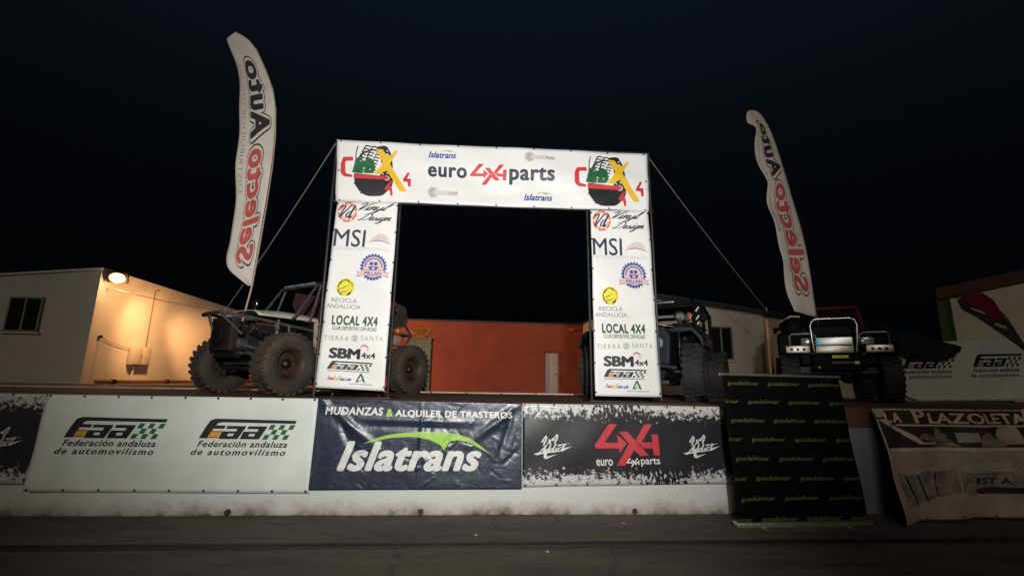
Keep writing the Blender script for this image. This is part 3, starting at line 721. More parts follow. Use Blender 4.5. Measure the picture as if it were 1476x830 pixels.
# the two tower banners ----------------------------------------------
W = {'vd': (.0246, .8801, .3451, 1.0), 'vinyl': (.3554, .9302, .9452, .9945), 'design': (.3575, .8750, .9215, .9337), 'msi': (.02, .7428, .5170, .8409),
 'dome': (.5776, .7687, .9221, .8229), 'msiline': (.02, .7233, .9256, .7413), 'gear': (.4747, .5597, .9028, .7101), 'ribbon': (.4297, .5795, .9404, .6194),
 'recycle': (.1379, .4708, .4207, .5722), 'recicla': (.0920, .4399, .4775, .4624), 'andal': (.0275, .4076, .5428, .4306), 'local': (.1293, .3214, .8263, .3721),
 'club': (.1509, .2947, .8192, .3160), 'tierra': (.0382, .2406, .4138, .2643), 'emb': (.4457, .2381, .5554, .2735), 'sakta': (.5955, .2478, .9298, .2713),
 'sbm': (.1408, .1495, .6048, .2039), 'x44': (.6174, .1561, .8320, .1871), 'pink': (.5888, .1845, .7434, .2276), 'faa': (.1380, .0934, .8025, .1377),
 'faaline': (.1472, .0855, .7649, .0904), 'andhand': (.1516, .0406, .5037, .0632), 'greena': (.5663, .0363, .7114, .0796), 'junta': (.4758, .0220, .8223, .0292)}
def tower(q, label, seed):
    def wr(a, b): return .009*math.sin(b*17+a*5+seed)+.012*math.exp(-((b-.62+.12*a)/.03)**2)-.010*math.exp(-((b-.33-.1*a)/.025)**2)+.010*math.exp(-((b-.93-.08*a)/.02)**2)+.006*math.sin(a*7+b*4+seed*2)+.010*math.sin(b*6+seed)*(a-.5)
    root, S = banner('tower_banner', q, M['vinyl'], wr, label, group='tall sponsor banners on the legs of the arch', nu=20, nv=60, grom=(2, 7))
    def txt(s, k, m='ink', off=.0, sh=0, sp=1, lift=.006): prnt('lettering', S, text_shape(s, off, sh, sp), W[k], M[m], root, lift=lift)
    def lg(p, w_, h_, k, m, lift=.006, nm='logo'): prnt(nm, S, polys_shape(p, w_, h_), W[k], M[m], root, lift=lift)
    rr = []
    for a0 in (8, 68, 128, 188, 248, 308): rr += ring(50, 50, 49, 39, a0-4, a0+48, 8)
    for a0 in (0, 90, 180, 270): rr += ring(50, 50, 36, 32, a0+8, a0+82, 8)
    lg(rr, 100, 100, 'vd', 'ink_orange')
    x0, y0, x1, y1 = W['vd']; ww = x1-x0; hh = y1-y0
    prnt('lettering', S, script_shape('Vd', .10, .45), (x0+ww*.08, y0+hh*.2, x0+ww*.92, y0+hh*.85), M['ink'], root, lift=.008)
    prnt('lettering', S, script_shape('Vinyl', .10, .75), W['vinyl'], M['ink'], root)
    prnt('lettering', S, script_shape('Design', .10, .75), W['design'], M['ink'], root)
    txt('MSI', 'msi', 'ink_blue', .006)
    lg([crv([(0, 60), (20, 35), (60, 10), (90, 2), (125, 12), (150, 35), (158, 55), (100, 46), (50, 48), (0, 60)], 3)], 168, 70, 'dome', 'ink_rose')
    lg([crv([(0, 64), (50, 50), (100, 50), (168, 68)], 5)+crv([(168, 72), (100, 55), (50, 55), (0, 66)], 5)], 168, 70, 'dome', 'ink_dkgreen', .007)
    txt('FACTORING GRUPOS EMPRESAS', 'msiline', 'ink_pale')
    lg([gear(50, 50, 44, 50, 24)], 100, 100, 'gear', 'ink_royal'); lg([disc(50, 50, 38)], 100, 100, 'gear', 'ink_rose', .0075)
    lg(ring(50, 50, 33, 29, 180, 360)+[disc(42, 38, 7, 7, 14), disc(58, 38, 7, 7, 14), [(30, 48), (70, 48), (62, 60), (50, 64), (38, 60)]], 100, 100, 'gear', 'ink_royal', .009)
    lg([disc(50, 55, 6, 4, 12)], 100, 100, 'gear', 'ink_white', .0105)
    lg([[(0, 8), (14, 10), (14, 0), (86, 0), (86, 10), (100, 8), (95, 20), (100, 34), (84, 32), (84, 30), (16, 30), (16, 32), (0, 34), (5, 20)]], 100, 36, 'ribbon', 'ink_violet', .0105, 'logo_ribbon')
    root_r = W['ribbon']; W['_r'] = (root_r[0]+.012, root_r[1]+.003, root_r[2]-.012, root_r[3]-.003)
    lg([[(0, 8), (14, 10), (14, 0), (86, 0), (86, 10), (100, 8), (95, 20), (100, 34), (84, 32), (84, 30), (16, 30), (16, 32), (0, 34), (5, 20)]], 100, 36, '_r', 'ink_rose', .012, 'logo_ribbon')
    W['_t'] = (root_r[0]+.12, root_r[1]+.012, root_r[2]-.12, root_r[3]-.009); txt('MILLAN', '_t', 'ink_royal', .02, lift=.0135)
    lg([gear(50, 50, 46, 50, 16)], 100, 100, 'recycle', 'ink_lemon')
    lg(ring(50, 50, 41, 36, 150, 300)+[[(55, 12), (90, 30), (80, 38)], [(85, 30), (92, 55), (78, 42)], [(12, 60), (40, 90), (28, 92), (8, 70)], [(60, 88), (88, 60), (80, 85), (62, 95)], [(8, 40), (22, 20), (36, 12), (22, 34)]], 100, 100, 'recycle', 'ink', .0075)
    lg([crv([(18, 58), (35, 34), (60, 24), (84, 32), (66, 56), (40, 60), (18, 58)], 4), crv([(16, 66), (40, 66), (68, 60), (86, 38), (84, 66), (54, 86), (26, 82), (16, 66)], 4)], 100, 100, 'recycle', 'ink_lemon', .009)
    lg([[(22, 60), (45, 48), (70, 36), (46, 52), (24, 63)], [(24, 74), (50, 72), (74, 60), (50, 76), (26, 77)]], 100, 100, 'recycle', 'ink', .0105)
    txt('RECICLA', 'recicla', 'ink_grey', .012); txt('ANDALUCIA', 'andal', 'ink_grey', .012)
    txt('LOCAL 4X4', 'local', 'ink_dkgreen', .05, 0, 1.15); txt('CLUB DEPORTIVO OFF-ROAD', 'club', 'ink_dkgreen', .02, 0, 1.1)
    txt('TIERRA', 'tierra', 'ink_grey', 0, 0, 1.3); txt('SANTA', 'sakta', 'ink_grey', 0, 0, 1.3)
    lg(ring(50, 50, 46, 38)+[[(30, 20), (70, 20), (70, 30), (30, 30)], [(22, 38), (78, 38), (78, 47), (22, 47)], [(22, 56), (78, 56), (78, 65), (22, 65)], [(34, 72), (66, 72), (62, 82), (38, 82)]], 100, 100, 'emb', 'ink_grey')
    txt('SBM', 'sbm', 'ink', .06); txt('4x4', 'x44', 'ink', .03)
    lg([crv([(0, 40), (20, 10), (50, 0), (82, 25), (98, 52)], 3)+crv([(80, 62), (62, 36), (40, 24), (22, 34), (0, 52)], 3), [(68, 60), (92, 40), (86, 88), (76, 98), (70, 80)]], 100, 100, 'pink', 'ink_rose', .008)
    lg([crv([(10, 34), (30, 12), (60, 10), (88, 36)], 3)+[(80, 40), (55, 20), (34, 22), (14, 38)]], 100, 100, 'pink', 'ink_red', .0095)
    faa(S, W['faa'], root); lg([[(0, 0), (100, 0), (100, 10), (0, 10)]], 100, 10, 'faaline', 'ink_grey')
    x0, y0, x1, y1 = W['andhand']; sw = (x1-x0)/8.2
    for i, (ch, m) in enumerate(zip('Andalucia', ('ink_red', 'ink_violet', 'ink_orange', 'ink_yellow', 'ink_lime', 'ink_green', 'ink_royal', 'ink_royal', 'ink_royal'))):
        prnt('lettering', S, script_shape(ch, .16, .3), (x0+sw*i*.9, y0, x0+sw*(i*.9+1.1), y0+(y1-y0)*(1 if ch in 'Adl' else .6)), M[m], root)
    lg([[(42, 0), (60, 0), (100, 100), (78, 100), (50, 26), (22, 86), (42, 84), (34, 100), (0, 100)], [(36, 80), (62, 72), (68, 84), (50, 84)]], 100, 100, 'greena', 'ink_green')
    txt('JUNTA DE ANDALUCIA', 'junta', 'ink', .02)
    return root
tower([(-2.309, AY-.02, 4.382), (-1.352, AY-.02, 4.392), (-1.365, AY-.02, 1.425), (-2.371, AY-.02, 1.463)], 'tall white sponsor banner on the left leg of the arch, beside the buggy', 0)
tower([(1.813, AY-.02, 4.416), (2.792, AY-.02, 4.445), (2.874, AY-.02, 1.397), (1.838, AY-.02, 1.400)], 'tall white sponsor banner on the right arch leg, before the blue vehicle', 2)

# ropes -----------------------------------------------------------------
def rope(a, b, label, cat='rope', sag=.05, m='rope', rad=.0075, name='guy_rope'):
    a = Vector(a); b = Vector(b); root = empty(name, b, 0, label, cat)
    pts = [a.lerp(b, t/14)-Vector((0, 0, sag*4*(t/14)*(1-t/14)))-b for t in range(15)]
    MB().tube(pts, rad, 6).build('line', M[m], root)
    MB().tube([Vector((0, 0, -.03)), Vector((0, 0, .06))], rad*2.2, 6).build('end_knot', M[m], root)
    MB().tube([a-b+Vector((0, 0, -.04)), a-b+Vector((0, 0, .03))], rad*2.0, 6).build('top_knot', M[m], root)
rope((-2.43, AY+.04, 5.45), (-4.884, 3.2, 2.854), 'thin rope from the top left corner of the arch down behind the feather flag')
rope((2.87, AY+.04, 5.45), (6.606, 4.0, 3.297), 'thin rope from the top right corner of the arch down towards the black jeep')
rope((-11.5, 9.1, 4.25), (-5.4, 8.0, 3.30), 'thin overhead cable running from the floodlight to the right', 'cable', .14, 'cable', .012, 'overhead_cable')

# ------------------------------------------------------------------ banners on the wall
def wr_flat(s, amp=.006):
    return lambda a, b: amp*(math.sin(a*11+b*3+s)+.6*math.sin(a*23-b*9+s*2)+.8*math.sin(b*8+a*5+s))+.004
YB = -.045
def faa_banner(q, label, seed, group='white federation banners with two logos'):
    root, S = banner('federation_banner', q, M['vinyl_faa'], wr_flat(seed, .005), label, group=group, nu=70, nv=24, grom=(9, 2))
    for box in ((.0921, .5382, .4518, .7669), (.5748, .5455, .9278, .7676)): faa(S, box, root)
    prnt('lettering', S, text_shape('Federación andaluza', .026, .3, 1.12), (.0927, .4625, .4246, .5304), M['ink'], root)
    prnt('lettering', S, text_shape('de automovilismo', .026, .3, 1.25), (.0728, .3796, .4223, .4454), M['ink'], root)
    prnt('lettering', S, text_shape('Federación andaluza', .026, .3, 1.12), (.5736, .4688, .9015, .5342), M['ink'], root)
    prnt('lettering', S, text_shape('de automovilismo', .026, .3, 1.25), (.5552, .3850, .8994, .4495), M['ink'], root)
    return root
faa_banner([(-5.055, YB, 1.356), (-1.932, YB, 1.351), (-1.94, YB, .257), (-5.1, YB, .279)], 'white federation banner with two logos on the retaining wall, left of the navy banner', 1)

# navy Islatrans banner: deeply creased, hung by its corners
def ridge(a, b, ax, ay, bx, by, wd):
    dx, dy = bx-ax, (by-ay); L2 = dx*dx+dy*dy; t = max(0, min(1, ((a-ax)*dx+(b-ay)*dy)/L2))
    d = math.hypot((a-ax-t*dx)*2.5, b-ay-t*dy); return math.exp(-(d/wd)**2)*math.sin(PI*(.15+.85*t) if t < 1 else .3)
random.seed(11)
CREASE = [(random.random(), random.random(), random.uniform(-.16, .16), random.uniform(-.22, .22), random.uniform(.012, .03), random.uniform(-.009, .009)) for _ in range(85)]
def wr_isl(a, b):
    z = .012
    z += .030*ridge(a, b, .02, .98, .30, .45, .06)-.018*ridge(a, b, .05, .98, .22, .30, .05)+.028*ridge(a, b, .98, .98, .74, .5, .06)-.016*ridge(a, b, .97, .98, .88, .3, .04)
    z += .014*ridge(a, b, .2, .78, .8, .76, .035)-.012*ridge(a, b, .25, .70, .75, .68, .03)+.01*ridge(a, b, .5, 1, .5, 0, .012)
    for (x, y, dx, dy, wd, am) in CREASE:
        if abs(a-x) < .25 and abs(b-y) < .35: z += am*ridge(a, b, x, y, x+dx*.6, y+dy, wd)
    return z
isb, S = banner('removals_banner', [(-1.921, YB-.01, 1.352), (.582, YB-.01, 1.326), (.595, YB-.01, .315), (-1.941, YB-.01, .301)], M['vinyl_navy'], wr_isl,
                'creased navy Islatrans banner with white letters and a green swoosh on the wall', nu=200, nv=80, grom=(7, 2))
prnt('lettering', S, text_shape('MUDANZAS', .04, .12, 1.1), (.0395, .8221, .3156, .9136), M['ink_white'], isb, cell=.012)
prnt('lettering', S, text_shape('&', .035), (.3325, .8126, .3644, .9026), M['ink_lime'], isb, cell=.012)
prnt('lettering', S, text_shape('ALQUILER DE TRASTEROS', .04, 0, 1.1), (.3756, .8027, .9527, .8937), M['ink_white'], isb, cell=.012)
prnt('lettering', S, text_shape('Islatrans', .044, .32, 1.06, 12), (.1203, .1983, .8027, .5302), M['ink_white'], isb, cell=.012)
prnt('logo_swoosh', S, polys_shape(swoosh(), 685, 116), (.2304, .3971, .8452, .6433), M['ink_lime'], isb, lift=.009, cell=.012)
prnt('lettering', S, text_shape('haciendo camino', 0), (.5844, .0956, .8100, .1719), M['ink_dkgreen'], isb, cell=.012)

# dark splatter banners
def addict(S, box, root):
    x0, y0, x1, y1 = box; w_ = x1-x0; h = y1-y0
    sl = lambda a, b: (a, b+(a-x0)*.35)
    prnt('lettering', S, script_shape('4x4', .12, .35), (x0+w_*.20, y0+h*.48, x0+w_*.66, y0+h*.90), M['ink_white'], root, xf=sl)
    prnt('lettering', S, script_shape('Addict', .12, .35), (x0+w_*.08, y0+h*.14, x0+w_*.84, y0+h*.50), M['ink_white'], root, xf=sl)
    prnt('lettering', S, polys_shape([[(0, 78), (42, 66), (44, 70), (8, 84)], [(26, 60), (34, 60), (34, 90), (60, 80), (32, 100), (26, 96)], [(70, 58), (100, 46), (76, 66)], [(62, 40), (98, 34), (64, 46)]], 100, 100), (x0, y0-h*.02, x1, y0+h*.98), M['ink_white'], root, lift=.0075)
def splat(q, label, seed):
    root, S = banner('parts_banner', q, M['splatter'], wr_flat(seed, .004), label, group='dark splatter banners of the parts shop', nu=70, nv=24, grom=(8, 2))
    addict(S, (.050, .33, .230, .62), root); addict(S, (.755, .33, .940, .62), root)
    prnt('logo', S, polys_shape(logo4x4(), 347, 222), (.3371, .2399, .6463, .7566), M['ink_red_dim'], root)
    prnt('lettering', S, text_shape('euro', .02), (.3380, .2390, .4146, .3178), M['ink_white'], root)
    prnt('logo', S, polys_shape(logo4x4(), 347, 222), (.4787, .2226, .5402, .3280), M['ink_white'], root)
    prnt('lettering', S, text_shape('parts', .02), (.5473, .2226, .6386, .3269), M['ink_white'], root)
splat([(.596, YB, 1.326), (3.237, YB, 1.316), (3.384, YB, .381), (.608, YB, .333)], 'black and white splatter banner with red 4x4 between navy banner and roll-up', 3)
splat([(-7.75, YB+.01, 1.39), (-5.03, YB+.01, 1.356), (-5.08, YB+.01, .354), (-7.8, YB+.01, .361)], 'black and white splatter banner cut off by the left edge of the photo', 5)

# ------------------------------------------------------------------ roll-up
q = [(3.02, -.47, 1.712), (4.57, -.42, 1.704), (4.68, -.49, .03), (3.03, -.55, .03)]
ru = empty('rollup_banner', (3.85, -.52, 0), 0, 'black roll-up banner with rows of green guadalimar lettering standing before the wall', 'roll-up banner')
S = quad_surf(q, lambda a, b: .010*math.sin(b*9+a*6)+.006*math.sin(a*19+b*4)+(.035*math.exp(-a*18)*(.5+.5*math.sin(b*5+1))))
MB().grid(lambda a, b: S(a, b), 24, 40).build('film', M['roll_black'], ru, world=True, thick=.003, fix=False)
for row in range(8):
    v = .945-row*.1305; off = .035 if row % 2 == 0 else -.16
    for c_ in range(5):
        a = off+c_*.345; b_ = a+.275
        if b_ < .02 or a > .99: continue
        sh = text_shape('guadalimar', .022, .1, 1.0, 4)
        vs, fs = sh
        # clip to the film
        vs2 = [(min(max(a+x*(b_-a), .004), .996), y, l_) for x, y, l_ in vs]
        prnt('lettering', S, (vs2, fs), (0, v-.018, 1, v+.018), M['ink_guad'], ru, lift=.004, cell=.08)
TLp, TRp, BRp, BLp = [Vector(p)-ru.location for p in q]
MB().tube([TLp+Vector((-.03, 0, .015)), TRp+Vector((.03, 0, .015))], .016, 8).build('top_rail', M['alu'], ru)
a_, b_ = BLp, BRp
ang = math.atan2(b_.y-a_.y, b_.x-a_.x); L = (b_-a_).length
MB().box((-.02, -.05, .0), (L+.03, .06, .06), Matrix.Translation((a_.x, a_.y, .004)) @ Matrix.Rotation(ang, 4, 'Z'), bev=.012).build('base', M['alu'], ru)
MB().tube([(a_+b_)/2+Vector((0, .05, .03)), (TLp+TRp)/2+Vector((0, .03, 0))], .012, 8).build('support_pole', M['alu'], ru)
for t in (.18, .82):
    p = a_.lerp(b_, t); MB().box((p.x-.02, p.y-.14, .0), (p.x+.02, p.y+.16, .012), bev=.004).build('foot', M['alu'], ru)

for i, (x, y, l_) in enumerate(((.72, -1.28, 'pale paper scrap on the yard just in front of the drain grate, the nearest scrap'), (.05, -.78, 'pale paper scrap on the yard between the drain grate and the navy banner'),
                     (1.75, -.40, 'pale paper scrap on the yard close to the wall under the splatter banner'))):
    o = MB().grid(lambda a, b: Vector(((a-.5)*.07, (b-.5)*.04, .006+.008*math.sin(a*6+i)*math.cos(b*4))), 6, 4).build('paper_scrap', M['ink_white'], thick=.001, fix=False)
    o.location = (x, y, .009); o.scale = (.6, .6, .6); o.rotation_euler = (0, 0, i*1.3); tag(o, l_, 'litter', 'paper scraps on the yard')
# ------------------------------------------------------------------ tavern banner, sliding down off the wall onto the yard
pz = [(5.191, -.14, 1.328), (7.60, -.14, 1.336), (7.62, -.55, .03), (4.976, -.70, .025)]
def wr_pz(a, b): return .03*math.sin(a*9+b*3)+.022*math.sin(a*21-b*5)+.07*b*(1-b)*2-max(0, 1-b)**1.5*.30*min(1, max(0, a)/.16)**.7+.018*math.sin(b*13+a*4)*(1-b)
pb, S = banner('tavern_banner', pz, M['plz_pink'], wr_pz, 'brown photo banner reading La Plazoleta draped from the wall to the ground at the right', nu=60, nv=40, grom=(6, 2))
def pp(nm, poly, m, lift, w_=1000, h_=830): prnt(nm, S, polys_shape(poly, w_, h_), (0, 0, 1, 1), M[m], pb, lift=lift, cell=.04)
# drawn in the picture's own 1000 x 830 frame
pp('picture_band', [[(0, 14), (1000, 0), (1000, 122), (60, 130), (0, 80)]], 'plz_brown', .006)
pp('picture_corner', [[(0, 14), (75, 14), (85, 62), (10, 68)]], 'plz_cool', .0075)
pp('picture_line', [[(0, 5), (900, 4), (900, 10), (0, 14)], [(130, 124), (880, 124), (880, 136), (130, 136)]], 'plz_pale', .0085)
pp('picture_band', [[(8, 96), (150, 140), (870, 140), (850, 300), (300, 298), (20, 300)]], 'plz_brown', .0075)
pp('picture_line', [[(15, 84), (55, 84), (210, 210), (250, 262), (340, 262), (330, 274), (225, 276), (130, 186)]], 'plz_pale', .0085)
pp('picture_shape', [crv([(230, 232), (270, 190), (330, 220), (340, 150), (400, 200), (420, 260), (460, 292), (300, 290), (340, 265), (230, 232)], 3), crv([(560, 290), (570, 220), (620, 180), (660, 230), (720, 250), (700, 292), (560, 290)], 3)], 'plz_mid', .0085)
pp('picture_shape', [[(700, 140), (810, 140), (830, 270), (690, 274), (668, 200)]], 'plz_pink', .0090)
pp('picture_shape', [[(445, 186), (555, 184), (560, 255), (450, 262)]], 'plz_cool', .0100)
pp('picture_line', [[(20, 304), (1000, 296), (1000, 322), (28, 330)]], 'plz_pale', .0100)
pp('picture_shape', [crv([(900, 0), (925, 0), (945, 130), (960, 210), (950, 292), (890, 294), (900, 200), (880, 110), (900, 0)], 3)], 'plz_pale', .0105)
pp('picture_shape', [[(40, 480), (400, 470), (420, 640), (60, 720)]], 'plz_mid', .0065)
pp('picture_shape', [disc(140, 468, 62, 24), disc(295, 460, 52, 22), disc(412, 452, 30, 20)], 'plz_cool', .0085)
pp('picture_shape', [[(80, 500), (95, 500), (140, 700), (125, 704)], [(160, 500), (172, 500), (230, 690), (216, 694)], [(280, 490), (292, 490), (300, 660), (288, 662)]], 'plz_brown', .0080)
pp('picture_shape', [[(470, 330), (620, 330), (600, 372), (500, 372)], [(430, 420), (690, 400), (710, 480), (440, 490)]], 'plz_cool', .0085)
pp('picture_shape', [[(425, 490), (1000, 400), (1000, 640), (520, 655), (430, 640)]], 'plz_mid', .0070)
pp('picture_shape', [[(880, 480), (1000, 450), (1000, 620), (870, 630)], [(500, 620), (560, 600), (760, 600), (800, 640), (520, 652)]], 'plz_brown', .0082)
pp('picture_flower', [crv([(740, 455), (790, 440), (860, 452), (1000, 440), (1000, 474), (860, 478), (760, 474), (740, 455)], 3), crv([(826, 340), (858, 330), (884, 372), (878, 520), (850, 580), (834, 520), (826, 340)], 3)], 'plz_pale', .0100)
prnt('lettering', S, text_shape('L', .03), (.062, .868, .112, .965), M['plz_pale'], pb, lift=.0115)
for s_, a, b, h0, h1 in (('A', .122, .172, .868, .960), ('P', .238, .300, .862, .995), ('LAZOLETA', .314, .90, .862, .962)):
    prnt('lettering', S, text_shape(s_, .028), (a, h0, b, h1), M['plz_pale'], pb, lift=.0115)
prnt('lettering', S, text_shape('EST A', .03), (.50, .305, .68, .365), M['plz_brown'], pb, lift=.0115)

# ------------------------------------------------------------------ feather flags
def lerp_poly(P_, t):
    d = [0]
    for i in range(1, len(P_)): d.append(d[-1]+(P_[i]-P_[i-1]).length)
    L = d[-1]*t
    for i in range(1, len(P_)):
        if d[i] >= L: return P_[i-1].lerp(P_[i], (L-d[i-1])/((d[i]-d[i-1]) or 1))
    return P_[-1]
def feather(left, right, Y, foot, label, seed, amp=.05, small='DISTRIBUIDOR OFICIAL', body=(('Selecto', .095, .505, 'ink_red_soft'), ('Auto', .545, .86, 'flag_ink')), txt_t=(.32, .87), rr=.016):
    Lp = [Vector((x, Y, z)) for x, z in crv(left, 4)]; Rp = [Vector((x, Y, z)) for x, z in crv(right, 4)]
    root = empty('feather_flag', foot, 0, label, 'flag', 'tall white feather flags on the vehicles')
    def S(s, t, lift=0):       # s bottom -> top, t left -> right
        p = lerp_poly(Lp, s).lerp(lerp_poly(Rp, s), t)
        wv = amp*(1-t)*(math.sin(s*13+seed)+.5*math.sin(s*29+t*3+seed))+.25*amp*math.sin(t*6+s*7)
        return p+Vector((0, -(wv+lift), 0))
    MB().grid(lambda a, b: S(b, a), 12, 70).build('sail', M['flag_cloth'], root, world=True, thick=.003, fix=False)
    # mirrored lettering, seen from the back of the flag: reads upwards, tops to the right
    def xf(a, b): return (a, b)
    for s_, s0, s1, m in body:
        for off, mm, lf in ((.17, 'flag_ink', .004), (.125, 'flag_cloth', .0075), (.045, m, .011)):
            vs, fs = text_shape(s_, off, 0, 1.08, 12)
            pad = (off-.045)*.16
            prnt('lettering', S, (vs, fs), (s0-pad, txt_t[0]-pad*2.2, s1+pad, txt_t[1]+pad*2.2), M[mm], root, lift=lf, cell=.012)
    prnt('lettering', S, text_shape(small, 0), (.36, txt_t[0]-.25, .86, txt_t[0]-.13), M['flag_grey'], root, lift=.0035, cell=.02)
    pole = [Vector(foot)]+[Rp[i]+Vector((.012, .02, 0)) for i in range(0, len(Rp), 3)]
    MB().tube([p-Vector(foot) for p in pole], [rr]*3+[rr*.6]*(len(pole)-3), 8).build('pole', M['timber'] if seed == 1 else M['grommet'], root)
    return root
feather([(-4.141, 3.20), (-4.36, 3.36), (-4.56, 3.53), (-4.63, 3.76), (-4.60, 4.2), (-4.66, 5.28), (-4.72, 6.3), (-4.85, 7.04), (-4.96, 7.66), (-5.15, 8.10), (-5.20, 8.24), (-5.045, 8.404)],
        [(-4.135, 3.22), (-4.08, 4.33), (-4.045, 5.31), (-4.06, 6.19), (-4.15, 6.94), (-4.33, 7.45), (-4.64, 8.06), (-4.86, 8.30), (-5.03, 8.40)], 2.5, (-4.20, 2.5, 2.55), 'taller white feather flag with mirrored red and black lettering above the cream buggy', 1)
feather([(6.72, 3.16), (6.64, 3.93), (6.64, 4.42), (6.46, 5.07), (6.39, 5.57), (6.47, 6.06), (6.45, 6.26), (6.22, 7.0), (6.25, 7.42), (6.08, 7.55), (6.08, 7.78), (6.15, 7.88)],
        [(7.26, 3.07), (7.20, 4.29), (7.12, 5.10), (6.91, 6.28), (6.715, 7.23), (6.48, 7.78), (6.30, 7.90), (6.16, 7.89)], 3.3, (7.29, 3.3, 2.75), 'smaller white feather flag with mirrored red lettering leaning over the black jeep', 2.3, amp=.07, small='ACCESORIOS Y RECAMBIOS', body=(('Selecto', .10, .60, 'ink_red_soft'), ('Auto', .635, .90, 'flag_ink')))

# red and black drooping flag at the far right
rf = empty('red_flag', (12.95, 4, FL), 0, 'drooping red and black feather flag before the cream building at the far right', 'flag')
def fS(q_): return lambda a, b: (quad_surf(q_)(a, b)+Vector((0, .05*math.sin(a*9)+.03*math.sin(b*7+a*3), 0)))
MB().prism([(11.38, 3.66), (11.62, 3.86), (11.89, 3.92), (12.12, 3.84), (12.32, 3.70), (12.50, 3.32), (12.95, 2.60), (12.93, 2.46), (12.40, 2.86), (11.78, 3.28), (11.44, 3.46)], 3.98, 3.99, lambda a, b, d: (a, d, b)).build('sail', M['plz_brown'], rf, world=True, smooth=False)
MB().prism([(11.55, 3.74), (11.89, 3.90), (12.12, 3.82), (12.31, 3.69), (12.52, 3.24), (12.25, 3.20), (12.05, 3.36), (12.14, 3.44), (11.62, 3.58)], 3.968, 3.976, lambda a, b, d: (a, d, b)).build('sail_panel', M['red_paint'], rf, world=True, smooth=False)
MB().prism([(11.66, 3.46), (12.0, 3.34), (12.02, 3.38), (11.68, 3.50)], 3.962, 3.966, lambda a, b, d: (a, d, b)).build('print', M['flag_grey'], rf, world=True, smooth=False)
MB().prism([(12.2, 3.10), (12.48, 3.0), (12.50, 3.06), (12.22, 3.15)], 3.962, 3.966, lambda a, b, d: (a, d, b)).build('print', M['flag_grey'], rf, world=True, smooth=False)
MB().tube([(0, .02, 0), (0, .02, 1.3), (-.35, .02, 2.0), (-.85, .02, 2.52), (-1.2, .02, 2.6), (-1.56, .02, 2.4)], .014, 8).build('pole', M['grommet'], rf)

# barrier banner behind the black jeep and the black tarpaulin over it
fbn = faa_banner([(9.5, 4.0, 2.60), (13.1, 4.0, 2.80), (12.9, 4.0, 1.36), (9.3, 4.0, 1.30)], 'dim federation banner on the barrier behind the black jeep at the right', 7)
bar = empty('barrier', (11.2, 4.05, FL), 0, 'metal crowd barrier holding the dim federation banner', 'barrier')
mb = MB(); mb.tube([(-1.85, 0, .05), (-1.85, 0, 1.25), (1.85, 0, 1.42), (1.85, 0, .05), (-1.85, 0, .15)], .02, 8); mb.build('frame', M['grommet'], bar)
for i in range(14):
    MB().tube([(-1.7+i*.26, 0, .14), (-1.7+i*.26, 0, 1.26+i*.012)], .008, 6).build('bar', M['grommet'], bar)
for x in (-1.5, 1.5): MB().tube([(x, -.3, .02), (x, 0, .12), (x, .3, .02)], .018, 6).build('foot', M['grommet'], bar)
tp_ = empty('tarpaulin', (10.2, 3.85, 2.5), 0, 'black tarpaulin sagging over the barrier banner behind the jeep', 'tarpaulin')
MB().grid(lambda a, b: Vector((9.0+a*2.05, 3.80+.04*math.sin(a*14)*(1-b)-b*.02, (2.27+.42*(abs(a-.62)*1.7)**2.2)*(1-b)+b*(3.0-.45*a))), 30, 8).build('sheet', M['cloth_black'], tp_, world=True, thick=.01, fix=False)

